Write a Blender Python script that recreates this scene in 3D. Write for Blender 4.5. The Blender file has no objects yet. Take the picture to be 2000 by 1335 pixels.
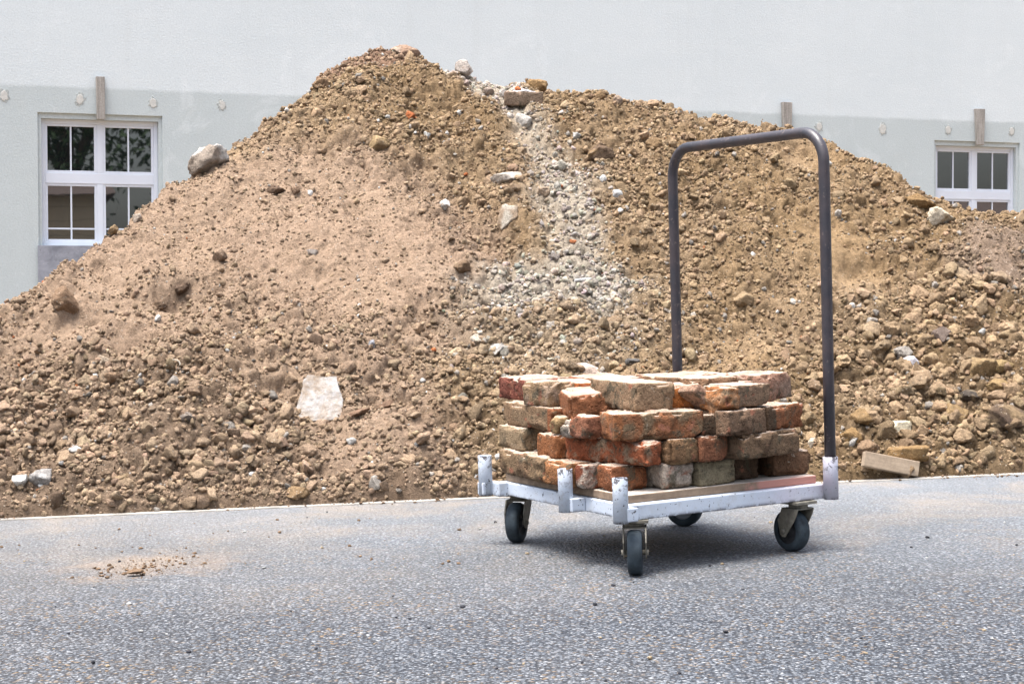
import bpy, bmesh, math
import numpy as np
from mathutils import Matrix, Vector

rng = np.random.default_rng(7)
R = math.radians
scene = bpy.context.scene
COL = scene.collection

# ------------------------------------------------------------------ camera geometry
FPX, PIT, ROL, CAMH = 3434.51, -0.044066, -0.029331, 0.80
cp, sp = math.cos(PIT), math.sin(PIT)
FW = np.array([0, cp, sp]); RT0 = np.array([1., 0, 0]); UP0 = np.array([0, -sp, cp])
RT = math.cos(ROL) * RT0 + math.sin(ROL) * UP0
UP = -math.sin(ROL) * RT0 + math.cos(ROL) * UP0
CAM = np.array([0, 0, CAMH])

def ray(px, py):
    return FW * FPX + (px - 1000) * RT + (667.5 - py) * UP      # one unit of forward distance per FPX

def hit_z(px, py, z=0.0):
    d = ray(px, py)
    return CAM + d * ((z - CAMH) / d[2])

# ------------------------------------------------------------------ small helpers
def tag(o, label=None, cat=None, group=None, kind=None):
    if label: o['label'] = label
    if cat: o['category'] = cat
    if group: o['group'] = group
    if kind: o['kind'] = kind
    return o

def mesh_obj(name, verts, faces, mat=None, parent=None, smooth=False, attrs=None):
    """verts (N,3) array, faces either list or (M,k) array"""
    me = bpy.data.meshes.new(name)
    verts = np.asarray(verts, dtype=np.float32)
    if isinstance(faces, np.ndarray) and faces.ndim == 2:
        k = faces.shape[1]; n = faces.shape[0]
        me.vertices.add(len(verts)); me.vertices.foreach_set('co', verts.ravel())
        me.loops.add(n * k); me.loops.foreach_set('vertex_index', faces.astype(np.int32).ravel())
        me.polygons.add(n); me.polygons.foreach_set('loop_start', np.arange(0, n * k, k, dtype=np.int32))
        me.update(calc_edges=True)
    else:
        me.from_pydata(verts.tolist(), [], [list(map(int, f)) for f in faces]); me.update()
    if attrs:
        for an, arr in attrs.items():
            a = me.attributes.new(an, 'FLOAT_COLOR', 'POINT')
            c = np.ones((len(verts), 4), np.float32); c[:, :3] = arr
            a.data.foreach_set('color', c.ravel())
    if smooth:
        me.polygons.foreach_set('use_smooth', np.ones(len(me.polygons), dtype=bool))
    if mat: me.materials.append(mat)
    o = bpy.data.objects.new(name, me); COL.objects.link(o)
    if parent is not None: o.parent = parent
    return o

class MB:
    """collects shapes and links them as ONE mesh"""
    def __init__(s): s.bm = bmesh.new()
    def box(s, x0, x1, y0, y1, z0, z1, bev=0.0, M=None):
        r = bmesh.ops.create_cube(s.bm, size=1.0); vs = r['verts']
        bmesh.ops.scale(s.bm, vec=(x1 - x0, y1 - y0, z1 - z0), verts=vs)
        bmesh.ops.translate(s.bm, vec=((x0 + x1) / 2, (y0 + y1) / 2, (z0 + z1) / 2), verts=vs)
        if M is not None: bmesh.ops.transform(s.bm, matrix=M, verts=vs)
        if bev:
            es = list({e for v in vs for e in v.link_edges})
            bmesh.ops.bevel(s.bm, geom=es, offset=bev, segments=2, affect='EDGES', profile=0.5)
        return s
    def tube(s, pts, r, n=20, cap=True, rin=None):
        pts = [Vector(p) for p in pts]; rings = []
        up = None
        for i, p in enumerate(pts):
            t = (pts[min(i + 1, len(pts) - 1)] - pts[max(i - 1, 0)]).normalized()
            if up is None:
                up = t.orthogonal().normalized()
            up = (up - t * up.dot(t)).normalized(); b = t.cross(up)
            rings.append([s.bm.verts.new(p + up * (r * math.cos(2 * math.pi * k / n)) + b * (r * math.sin(2 * math.pi * k / n))) for k in range(n)])
        for a, c in zip(rings, rings[1:]):
            for k in range(n):
                f = s.bm.faces.new((a[k], a[(k + 1) % n], c[(k + 1) % n], c[k])); f.smooth = True
        if cap:
            s.bm.faces.new(list(reversed(rings[0]))); s.bm.faces.new(rings[-1])
        return s
    def hollow(s, x, y, z0, z1, r, rin, depth, n=28):
        prof = [(r, z0), (r, z1 - .0015), (r - .001, z1), (rin + .0005, z1), (rin, z1 - .001), (rin, z1 - depth)]
        rings = [[s.bm.verts.new((x + q * math.cos(2 * math.pi * k / n), y + q * math.sin(2 * math.pi * k / n), z)) for k in range(n)] for q, z in prof]
        for a, c in zip(rings, rings[1:]):
            for k in range(n):
                f = s.bm.faces.new((a[k], a[(k + 1) % n], c[(k + 1) % n], c[k])); f.smooth = True
        s.bm.faces.new(list(reversed(rings[0]))); s.bm.faces.new(rings[-1])
        return s
    def lathe(s, prof, n=40, M=None):
        """profile (radius, axial) swept about the local x axis"""
        vs = []
        rings = []
        for q, x in prof:
            ring = [s.bm.verts.new((x, q * math.cos(2 * math.pi * k / n), q * math.sin(2 * math.pi * k / n))) for k in range(n)]
            rings.append(ring); vs += ring
        for a, c in zip(rings, rings[1:]):
            for k in range(n):
                f = s.bm.faces.new((a[k], a[(k + 1) % n], c[(k + 1) % n], c[k])); f.smooth = True
        if M is not None: bmesh.ops.transform(s.bm, matrix=M, verts=vs)
        return s
    def prism(s, poly, x0, x1, M=None):
        """polygon of (y, z) extruded along x"""
        a = [s.bm.verts.new((x0, y, z)) for y, z in poly]; b = [s.bm.verts.new((x1, y, z)) for y, z in poly]
        n = len(poly)
        s.bm.faces.new(a); s.bm.faces.new(list(reversed(b)))
        for i in range(n): s.bm.faces.new((a[i], b[i], b[(i + 1) % n], a[(i + 1) % n]))
        if M is not None: bmesh.ops.transform(s.bm, matrix=M, verts=a + b)
        return s
    def build(s, name, mat=None, parent=None):
        bmesh.ops.recalc_face_normals(s.bm, faces=s.bm.faces)
        me = bpy.data.meshes.new(name); s.bm.to_mesh(me); s.bm.free()
        if mat: me.materials.append(mat)
        o = bpy.data.objects.new(name, me); COL.objects.link(o)
        if parent is not None: o.parent = parent
        return o

def empty(name, loc=(0, 0, 0), rz=0.0):
    o = bpy.data.objects.new(name, None); o.empty_display_size = .1
    o.location = loc; o.rotation_euler = (0, 0, rz); COL.objects.link(o)
    return o

# ------------------------------------------------------------------ numpy noise
def _h(ix, iy, iz, seed):
    x = ix.astype(np.uint32) * np.uint32(0x8da6b343) + iy.astype(np.uint32) * np.uint32(0xd8163841) + iz.astype(np.uint32) * np.uint32(0xcb1ab31f) + np.uint32(seed * 7919 + 13)
    x ^= x >> np.uint32(15); x *= np.uint32(0x2c1b3c6d); x ^= x >> np.uint32(12); x *= np.uint32(0x297a2d39); x ^= x >> np.uint32(15)
    return x.astype(np.float32) / np.float32(4294967295.0)

def vnoise(p, seed=0):
    p = np.asarray(p, dtype=np.float64)
    i = np.floor(p).astype(np.int64); f = (p - i).astype(np.float32); f = f * f * f * (f * (f * 6 - 15) + 10)
    x, y, z = i[:, 0], i[:, 1], i[:, 2]; fx, fy, fz = f[:, 0], f[:, 1], f[:, 2]
    def c(a, b, d): return _h((x + a) & 0xffffffff, (y + b) & 0xffffffff, (z + d) & 0xffffffff, seed)
    x00 = c(0, 0, 0) * (1 - fx) + c(1, 0, 0) * fx; x10 = c(0, 1, 0) * (1 - fx) + c(1, 1, 0) * fx
    x01 = c(0, 0, 1) * (1 - fx) + c(1, 0, 1) * fx; x11 = c(0, 1, 1) * (1 - fx) + c(1, 1, 1) * fx
    return ((x00 * (1 - fy) + x10 * fy) * (1 - fz) + (x01 * (1 - fy) + x11 * fy) * fz) * 2 - 1

def fbm(p, octv=4, seed=0, gain=.5):
    p = np.asarray(p, dtype=np.float64); a = 1.0; t = np.zeros(len(p), np.float32); s = 0
    for k in range(octv):
        t += a * vnoise(p * 2.03 ** k + 17.3 * k, seed + k); s += a; a *= gain
    return t / s

def n2(u, v, freq, octv=4, seed=0, gain=.5):
    return fbm(np.stack([u * freq, v * freq, np.full_like(u, .37)], 1), octv, seed, gain)

def sstep(a, b, x):
    t = np.clip((x - a) / (b - a), 0, 1); return t * t * (3 - 2 * t)

# ------------------------------------------------------------------ materials
def new_mat(name):
    m = bpy.data.materials.new(name); m.use_nodes = True
    nt = m.node_tree; nt.nodes.clear()
    out = nt.nodes.new('ShaderNodeOutputMaterial'); b = nt.nodes.new('ShaderNodeBsdfPrincipled')
    nt.links.new(b.outputs[0], out.inputs[0])
    b.inputs['Roughness'].default_value = .9
    b.inputs['Specular IOR Level'].default_value = .25
    return m, nt, b

class NT:
    def __init__(s, nt): s.nt = nt
    def n(s, t, **kw):
        x = s.nt.nodes.new(t)
        for k, v in kw.items(): setattr(x, k, v)
        return x
    def l(s, a, b): s.nt.links.new(a, b)
    def noise(s, vec, scale, detail=4, rough=.55, dist=0):
        x = s.n('ShaderNodeTexNoise'); x.inputs['Scale'].default_value = scale; x.inputs['Detail'].default_value = detail
        x.inputs['Roughness'].default_value = rough; x.inputs['Distortion'].default_value = dist
        if vec is not None: s.l(vec, x.inputs['Vector'])
        return x.outputs['Fac']
    def vor(s, vec, scale, feature='F1', out='Distance'):
        x = s.n('ShaderNodeTexVoronoi', feature=feature); x.inputs['Scale'].default_value = scale
        s.l(vec, x.inputs['Vector']); return x.outputs[out]
    def ramp(s, fac, stops, interp='LINEAR'):
        x = s.n('ShaderNodeValToRGB'); cr = x.color_ramp; cr.interpolation = interp
        while len(cr.elements) < len(stops): cr.elements.new(.5)
        for e, (p, c) in zip(cr.elements, stops):
            e.position = p; e.color = (c, c, c, 1) if isinstance(c, (int, float)) else (*c, 1)
        s.l(fac, x.inputs['Fac']); return x.outputs['Color']
    def mix(s, fac, a, b, blend='MIX'):
        x = s.n('ShaderNodeMix', data_type='RGBA', blend_type=blend, clamp_factor=True)
        for v, i in ((fac, 0), (a, 6), (b, 7)):
            if isinstance(v, (int, float)): x.inputs[i].default_value = v if i == 0 else (v, v, v, 1)
            elif isinstance(v, tuple): x.inputs[i].default_value = (*v, 1)
            else: s.l(v, x.inputs[i])
        return x.outputs[2]
    def math(s, op, a, b=None, clamp=False):
        x = s.n('ShaderNodeMath', operation=op, use_clamp=clamp)
        for i, v in enumerate((a, b)):
            if v is None: continue
            if isinstance(v, (int, float)): x.inputs[i].default_value = v
            else: s.l(v, x.inputs[i])
        return x.outputs[0]
    def bump(s, h, strength, dist, normal=None):
        x = s.n('ShaderNodeBump'); x.inputs['Strength'].default_value = strength; x.inputs['Distance'].default_value = dist
        s.l(h, x.inputs['Height'])
        if normal is not None: s.l(normal, x.inputs['Normal'])
        return x.outputs['Normal']
    def attr(s, name, out='Color'):
        x = s.n('ShaderNodeAttribute', attribute_name=name); return x.outputs[out]
    def obj(s): return s.n('ShaderNodeTexCoord').outputs['Object']
    def geo(s, o='Position'): return s.n('ShaderNodeNewGeometry').outputs[o]
    def sep(s, v):
        x = s.n('ShaderNodeSeparateXYZ'); s.l(v, x.inputs[0]); return x.outputs

MAT = {}

def mat_earth(name, fine=1.0):
    m, nt, b = new_mat(name); t = NT(nt); P = t.geo(); c = t.attr('Col')
    a = t.ramp(t.noise(P, 55 * fine, 5, .65), [(.25, .62), (.5, 1.0), (.8, 1.38)])
    g = t.ramp(t.noise(P, 260 * fine, 3, .6), [(.28, .68), (.5, 1.0), (.75, 1.3)])
    c = t.mix(1.0, t.mix(1.0, c, a, 'MULTIPLY'), g, 'MULTIPLY')
    # tiny pale grit
    v = t.vor(P, 150, out='Color'); sv = t.n('ShaderNodeSeparateColor'); t.l(v, sv.inputs[0])
    grit = t.math('MULTIPLY', t.math('GREATER_THAN', sv.outputs[0], .955), t.math('LESS_THAN', t.vor(P, 150), .33))
    c = t.mix(t.math('MULTIPLY', grit, .7), c, (.5, .44, .36))
    t.l(c, b.inputs['Base Color'])
    h = t.math('ADD', t.noise(P, 130 * fine, 6, .7), t.math('MULTIPLY', t.noise(P, 420, 3, .6), .35))
    t.l(t.bump(h, 1.0, .014), b.inputs['Normal'])
    b.inputs['Roughness'].default_value = .97; b.inputs['Specular IOR Level'].default_value = .1
    return m

MAT['earth'] = mat_earth('earth')

def mat_brick():
    m, nt, b = new_mat('brick_clay'); t = NT(nt); O = t.obj(); N = t.geo('Normal')
    c1 = t.attr('c1'); c2 = t.attr('c2'); pr = t.attr('par')
    sp_ = t.n('ShaderNodeSeparateColor'); t.l(pr, sp_.inputs[0])          # r = seed, g = cover, b = local mask
    vm = t.n('ShaderNodeVectorMath', operation='ADD'); t.l(O, vm.inputs[0])
    cx = t.n('ShaderNodeCombineXYZ')
    for i in range(3): t.l(t.math('MULTIPLY', sp_.outputs[0], 11.0 + 7 * i), cx.inputs[i])
    t.l(cx.outputs[0], vm.inputs[1]); V = vm.outputs[0]
    big = t.noise(V, 13, 5, .62, .6)
    f = t.math('SUBTRACT', t.math('ADD', big, sp_.outputs[1]), 1.0)
    f = t.math('MULTIPLY', f, 9.0, True)
    tone = t.ramp(t.noise(V, 38, 5, .7), [(.25, .6), (.5, 1.0), (.78, 1.32)])
    spk = t.ramp(t.noise(V, 190, 3, .65), [(.3, .6), (.5, 1.0), (.72, 1.25)])
    base = t.mix(1.0, c1, tone, 'MULTIPLY')
    coat = t.mix(1.0, c2, t.ramp(t.noise(V, 60, 4, .7), [(.3, .72), (.7, 1.2)]), 'MULTIPLY')
    c = t.mix(f, base, coat)
    c = t.mix(1.0, t.mix(1.0, c, spk, 'MULTIPLY'), (.60, .545, .50), "MULTIPLY")
    # dark lichen / dirt blotches and red chips
    d = t.ramp(t.noise(V, 21, 6, .7, .8), [(.54, 0.0), (.63, .85)])
    c = t.mix(d, c, (.075, .064, .044))
    d = t.ramp(t.noise(V, 17.7, 5, .6, .3), [(.625, 0.0), (.66, .8)])
    c = t.mix(d, c, (.265, .11, .068))
    d = t.ramp(t.noise(V, 26, 6, .7, .5), [(.66, 0.0), (.70, .7)])
    c = t.mix(d, c, (.44, .38, .30))
    # mortar dust lying on top faces
    z = t.sep(N)[2]
    du = t.math('MULTIPLY', t.ramp(z, [(.72, 0.0), (.93, 1.0)]), t.ramp(t.noise(V, 16, 5, .65), [(.30, .25), (.58, .92)]))
    c = t.mix(du, c, (.47, .375, .30))
    t.l(c, b.inputs['Base Color'])
    pit = t.math('MULTIPLY', t.ramp(t.vor(V, 85), [(.10, 0.0), (.3, 1.0)]), .5)
    h = t.math('ADD', t.math('ADD', t.noise(V, 110, 6, .7), t.math('MULTIPLY', f, .25)), pit)
    t.l(t.bump(h, .9, .008), b.inputs['Normal'])
    b.inputs['Roughness'].default_value = .95; b.inputs['Specular IOR Level'].default_value = .12
    return m
MAT['brick'] = mat_brick()

def mat_asphalt():
    m, nt, b = new_mat('asphalt'); t = NT(nt); P = t.geo()
    jig = t.n('ShaderNodeVectorMath', operation='MULTIPLY_ADD')
    nz = t.n('ShaderNodeTexNoise'); nz.inputs['Scale'].default_value = 90; t.l(P, nz.inputs['Vector'])
    t.l(nz.outputs['Color'], jig.inputs[0]); jig.inputs[1].default_value = (.006, .006, .006); t.l(P, jig.inputs[2])
    V = jig.outputs[0]
    def cells(scale):
        v = t.n('ShaderNodeTexVoronoi'); v.inputs['Scale'].default_value = scale; t.l(V, v.inputs['Vector'])
        s = t.n('ShaderNodeSeparateColor'); t.l(v.outputs['Color'], s.inputs[0]); return v.outputs['Distance'], s.outputs
    d1, s1 = cells(115); d2, s2 = cells(235)
    g1 = t.ramp(s1[0], [(0, (.022, .026, .034)), (.3, (.070, .081, .100)), (.62, (.152, .169, .194)), (.88, (.275, .29, .312)), (1, (.42, .425, .43))])
    g2 = t.ramp(s2[0], [(0, (.024, .029, .037)), (.5, (.122, .136, .158)), (1, (.32, .33, .345))])
    c = t.mix(t.ramp(s2[1], [(.45, 0.0), (.55, 1.0)]), g1, g2)
    warm = t.math('MULTIPLY', t.ramp(s1[1], [(.86, 0.0), (.9, 1.0)]), t.ramp(t.noise(P, 3.2, 4), [(.38, .15), (.62, 1.0)]))
    c = t.mix(t.math('MULTIPLY', warm, .75), c, (.27, .175, .085))
    edge = t.ramp(d1, [(.34, 0.0), (.66, 1.0)])
    c = t.mix(t.math('MULTIPLY', edge, .85), c, (.022, .024, .03))
    # grazing brightness painted in towards the kerb, plus patches of real soil dust
    dist = t.math('SUBTRACT', t.sep(P)[1], t.math('MULTIPLY', t.sep(P)[0], -.118))     # metres measured towards the kerb
    near = t.ramp(t.math('DIVIDE', dist, 6.3), [(.62, 0.0), (.97, 1.0)])
    dn = t.ramp(t.noise(P, 2.3, 6, .68, .5), [(.47, 0.0), (.66, 1.0)])
    pale = t.math('MULTIPLY', near, .55)  # asphalt's grazing sheen, put into the colour as a paler tone
    c = t.mix(pale, c, (.285, .30, .312))
    c = t.mix(t.math('MULTIPLY', t.math('MULTIPLY', dn, t.math('ADD', near, .06)), .40), c, (.37, .285, .195))
    sp0 = t.n('ShaderNodeVectorMath', operation='DISTANCE'); t.l(P, sp0.inputs[0]); sp0.inputs[1].default_value = tuple(hit_z(285, 1104)); 
    st = t.math('ADD', t.math('MULTIPLY', sp0.outputs['Value'], 2.6), t.math('MULTIPLY', t.math('SUBTRACT', t.noise(P, 9, 5, .7), .5), 1.7))
    c = t.mix(t.math('MULTIPLY', t.ramp(st, [(.10, .8), (.75, 0.0)]), .6), c, (.34, .245, .165))
    left = t.ramp(t.math('ADD', t.math('MULTIPLY', t.sep(P)[0], .4), t.math('MULTIPLY', t.noise(P, 1.3, 5, .7), 1.6)), [(.15, .14), (.9, 0.0)])
    c = t.mix(t.math('MULTIPLY', left, t.ramp(near, [(0.0, .35), (.5, 1.0)])), c, (.36, .29, .21))
    big = t.ramp(t.noise(P, .9, 4, .6), [(.3, .86), (.7, 1.14)])
    c = t.mix(1.0, c, big, 'MULTIPLY')
    t.l(c, b.inputs['Base Color'])
    h = t.math('SUBTRACT', t.math('MULTIPLY', s1[2], .6), t.math('MULTIPLY', d1, 1.1))
    h = t.math('ADD', h, t.math('MULTIPLY', t.noise(P, 420, 3), .5))
    t.l(t.bump(h, 1.0, .009), b.inputs['Normal'])
    b.inputs['Roughness'].default_value = .82; b.inputs['Specular IOR Level'].default_value = .3
    return m
MAT['asphalt'] = mat_asphalt()

def mat_simple(name, col, rough=.7, spec=.3, metal=0.0, nscale=40, var=(.85, 1.15), bump=0.0, bscale=80, bdist=.003):
    m, nt, b = new_mat(name); t = NT(nt); O = t.obj()
    c = t.mix(1.0, tuple(col), t.ramp(t.noise(O, nscale, 5, .65), [(.28, var[0]), (.72, var[1])]), 'MULTIPLY')
    t.l(c, b.inputs['Base Color'])
    b.inputs['Roughness'].default_value = rough; b.inputs['Specular IOR Level'].default_value = spec; b.inputs['Metallic'].default_value = metal
    if bump: t.l(t.bump(t.noise(O, bscale, 5, .65), bump, bdist), b.inputs['Normal'])
    return m

def mat_white_paint():
    m, nt, b = new_mat('chipped_white_paint'); t = NT(nt); P = t.obj()
    c = t.mix(t.ramp(t.noise(P, 7, 4, .6), [(.35, 0.0), (.7, 1.0)]), (.50, .545, .61), (.44, .49, .565))
    # rust-pink wash towards the handle end
    x = t.sep(P)[0]
    pk = t.math('MULTIPLY', t.ramp(x, [(.40, 0.0), (.66, 1.0)]), t.ramp(t.noise(P, 9, 3), [(.35, .3), (.65, 1.0)]))
    c = t.mix(t.math('MULTIPLY', pk, .7), c, (.50, .40, .46))
    gr = t.ramp(t.noise(P, 30, 6, .7), [(.5, 0.0), (.75, .5)])
    c = t.mix(gr, c, (.40, .40, .39))
    chips = t.ramp(t.noise(P, 95, 4, .6, .4), [(.635, 0.0), (.655, 1.0)])
    big = t.ramp(t.noise(P, 34, 6, .72, .3), [(.645, 0.0), (.66, 1.0)])
    # worn upper rims of the posts
    z = t.sep(P)[2]
    rim = t.math('MULTIPLY', t.ramp(z, [(.205, 0.0), (.25, 1.0)]), t.ramp(t.noise(P, 60, 5, .7), [(.53, 0.0), (.55, 1.0)]))
    bot = t.math('MULTIPLY', t.ramp(z, [(.141, 1.0), (.150, 0.0)]), t.ramp(t.noise(P, 40, 5, .7), [(.42, 0.0), (.5, 1.0)]))
    f = t.math('MAXIMUM', t.math('MAXIMUM', chips, big), t.math('MAXIMUM', rim, bot))
    c = t.mix(t.math('MULTIPLY', t.ramp(t.noise(P, 19, 5, .7), [(.58, 0.0), (.72, .55)]), t.ramp(t.noise(P, 120, 3, .7), [(.4, .2), (.6, 1.0)])), c, (.27, .22, .19))
    c = t.mix(t.math('MULTIPLY', f, .93), c, (.05, .042, .045))
    t.l(c, b.inputs['Base Color'])
    t.l(t.bump(t.math('SUBTRACT', t.noise(P, 160, 4), f), .35, .0015), b.inputs['Normal'])
    b.inputs['Roughness'].default_value = .5; b.inputs['Specular IOR Level'].default_value = .4
    return m
MAT['white_paint'] = mat_white_paint()

def mat_handle():
    m, nt, b = new_mat('dark_painted_steel'); t = NT(nt); P = t.obj()
    c = t.mix(t.ramp(t.noise(P, 12, 5, .65), [(.35, 0.0), (.68, 1.0)]), (.017, .017, .024), (.045, .033, .036))
    c = t.mix(t.ramp(t.noise(P, 70, 5, .7), [(.60, 0.0), (.66, .75)]), c, (.15, .115, .10))
    t.l(c, b.inputs['Base Color'])
    t.l(t.ramp(t.noise(P, 30, 5), [(.3, .32), (.7, .55)]), b.inputs['Roughness'])
    b.inputs['Specular IOR Level'].default_value = .6
    t.l(t.bump(t.noise(P, 140, 4), .2, .001), b.inputs['Normal'])
    return m
MAT['handle'] = mat_handle()

def mat_wood(name, a, bcol, axis=0, pink=False):
    m, nt, b = new_mat(name); t = NT(nt); P = t.obj()
    mp = t.n('ShaderNodeMapping'); s = [40, 40, 40]; s[axis] = 3; mp.inputs['Scale'].default_value = s; t.l(P, mp.inputs['Vector'])
    g = t.noise(mp.outputs[0], 1.0, 6, .65, .4)
    c = t.mix(t.ramp(g, [(.3, 0.0), (.7, 1.0)]), tuple(a), tuple(bcol))
    c = t.mix(1.0, c, t.ramp(t.noise(P, 60, 5, .7), [(.25, .75), (.7, 1.15)]), 'MULTIPLY')
    if pink:
        xyz = t.sep(P)
        f = t.math('ADD', t.ramp(xyz[0], [(.36, 0.0), (.5, .55)]), t.math('SUBTRACT', t.noise(P, 8, 5, .65), .45))
        edge = t.ramp(xyz[1], [(.07, 1.0), (.10, 0.0)])
        f = t.math('MULTIPLY', t.ramp(f, [(.42, 0.0), (.52, .8)]), edge)
        c = t.mix(f, c, (.46, .21, .17))
        # cement dust on the upper face
        du = t.math('MULTIPLY', t.ramp(t.sep(t.geo('Normal'))[2], [(.8, 0.0), (.95, 1.0)]), t.ramp(t.noise(P, 24, 5, .7), [(.35, .35), (.6, .95)]))
        c = t.mix(du, c, (.52, .47, .41))
    t.l(c, b.inputs['Base Color']); t.l(t.bump(g, .5, .003), b.inputs['Normal'])
    b.inputs['Roughness'].default_value = .85
    return m
MAT['deck'] = mat_wood('deck_board', (.15, .105, .072), (.27, .195, .135), 0, True)
MAT['batten'] = mat_wood('weathered_batten', (.19, .175, .16), (.37, .35, .325), 2)
MAT['plank'] = mat_wood('offcut_wood', (.24, .18, .125), (.34, .265, .19), 0)
MAT['rubber'] = mat_simple('caster_rubber', (.015, .021, .026), .7, .3, 0, 26, (.6, 3.0), .25, 120, .001)
MAT['rim'] = mat_simple('caster_hub', (.24, .25, .27), .55, .4, 0, 40, (.7, 1.2))
MAT['rim_dark'] = mat_simple('caster_hub_dark', (.022, .022, .024), .6, .3, 0, 40, (.7, 1.4))
MAT['zinc'] = mat_simple('dirty_zinc', (.17, .155, .125), .6, .4, .25, 50, (.55, 1.4), .3, 120, .001)
MAT['rust'] = mat_simple('red_primer_plate', (.13, .045, .04), .7, .3, 0, 50, (.6, 1.4))
MAT['kerb'] = mat_simple('kerb_concrete', (.34, .315, .28), .9, .2, 0, 9, (.55, 1.2), .5, 120, .003)
MAT['soil'] = mat_simple('bare_ground', (.23, .17, .11), .97, .1, 0, 6, (.7, 1.2), .6, 30, .02)
MAT['slab'] = mat_simple('pale_slab', (.50, .48, .44), .9, .2, 0, 24, (.62, 1.2), .6, 60, .004)
MAT['pvc'] = mat_simple('white_window_plastic', (.56, .60, .675), .45, .4, 0, 3, (.95, 1.03))
MAT['wire'] = mat_simple('dull_wire', (.30, .27, .22), .6, .4, .3, 60)
MAT['leaf'] = mat_simple('tree_leaf', (.035, .065, .022), .7, .3, 0, 2.0, (.5, 1.5))
MAT['bark'] = mat_simple('tree_bark', (.08, .06, .045), .9, .1, 0, 10, (.6, 1.3))
MAT['roof_tile'] = mat_simple('roof_tile', (.10, .075, .065), .85, .2, 0, 6, (.7, 1.2))
MAT['dark_glass2'] = mat_simple('house_window_glass', (.02, .022, .025), .1, .5)

def mat_siding():
    m, nt, b = new_mat('beige_rusticated_render'); t = NT(nt); P = t.obj(); z = t.sep(P)[2]
    fr = t.math('FRACT', t.math('MULTIPLY', z, 2.4)); line = t.ramp(fr, [(.0, .35), (.06, 1.0)])
    c = t.mix(1.0, (.46, .36, .24), line, 'MULTIPLY')
    t.l(c, b.inputs['Base Color']); return m
MAT['siding'] = mat_siding()

def mat_wall(band_z):
    m, nt, b = new_mat('facade_render'); t = NT(nt); P = t.obj(); z = t.sep(P)[2]
    f = t.math('ADD', t.math('MULTIPLY', t.math('SUBTRACT', z, band_z), 26.0), t.math('MULTIPLY', t.math('SUBTRACT', t.noise(P, 2.2, 5, .7), .5), 2.2))
    f = t.ramp(f, [(0.0, 0.0), (1.0, 1.0)])
    up_ = t.mix(t.ramp(t.noise(P, .7, 5, .6), [(.3, 0.0), (.7, 1.0)]), (.535, .588, .612), (.57, .62, .642))
    mp = t.n('ShaderNodeMapping'); mp.inputs['Scale'].default_value = (.35, 1, 3.2); t.l(P, mp.inputs['Vector'])
    up_ = t.mix(t.math('MULTIPLY', t.ramp(t.noise(mp.outputs[0], 2.2, 5, .65), [(.45, 0.0), (.75, 1.0)]), .35), up_, (.60, .643, .66))
    lo = t.mix(t.ramp(t.noise(P, .9, 6, .65), [(.3, 0.0), (.7, 1.0)]), (.415, .463, .474), (.448, .497, .51))
    lo = t.mix(t.math('MULTIPLY', t.ramp(t.noise(P, 3.1, 5, .7), [(.55, 0.0), (.8, 1.0)]), .45), lo, (.44, .47, .465))
    c = t.mix(f, lo, up_)
    mp2 = t.n('ShaderNodeMapping'); mp2.inputs['Scale'].default_value = (5.0, 1, .28); t.l(P, mp2.inputs['Vector'])
    c = t.mix(t.math('MULTIPLY', t.ramp(t.noise(mp2.outputs[0], 1.0, 5, .7), [(.52, 0.0), (.75, 1.0)]), .10), c, (.40, .42, .41))
    c = t.mix(t.math('MULTIPLY', t.ramp(t.noise(P, 1.6, 6, .7, 1.0), [(.58, 0.0), (.66, 1.0)]), .16), c, (.72, .76, .78))
    g = t.ramp(t.noise(P, 55, 4, .7), [(.25, .86), (.75, 1.1)])
    c = t.mix(1.0, c, g, 'MULTIPLY')
    t.l(c, b.inputs['Base Color'])
    h = t.math('ADD', t.noise(P, 48, 6, .7), t.math('MULTIPLY', t.noise(P, 5, 4), .6))
    t.l(t.bump(h, .38, .012), b.inputs['Normal'])
    b.inputs['Roughness'].default_value = .93; b.inputs['Specular IOR Level'].default_value = .15
    return m

def mat_glass():
    m, nt, b = new_mat('window_glass'); t = NT(nt)
    b.inputs['Base Color'].default_value = (.006, .008, .009, 1); b.inputs['Roughness'].default_value = .016
    b.inputs['IOR'].default_value = 2.9; b.inputs['Specular IOR Level'].default_value = .5
    P = t.obj(); t.l(t.bump(t.noise(P, 2.0, 2), .04, .01), b.inputs['Normal'])
    return m
MAT['glass'] = mat_glass()

def mat_board():
    m, nt, b = new_mat('grey_sheet'); t = NT(nt); P = t.obj()
    c = t.mix(t.ramp(t.noise(P, 5, 6, .7, .6), [(.35, 0.0), (.68, 1.0)]), (.155, .165, .195), (.30, .315, .36))
    c = t.mix(t.ramp(t.noise(P, 14, 6, .75), [(.6, 0.0), (.72, .7)]), c, (.06, .06, .065))
    c = t.mix(t.ramp(t.noise(P, 60, 4, .7), [(.66, 0.0), (.7, .8)]), c, (.5, .5, .5))
    t.l(c, b.inputs['Base Color']); b.inputs['Roughness'].default_value = .7
    return m
MAT['board'] = mat_board()

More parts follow.
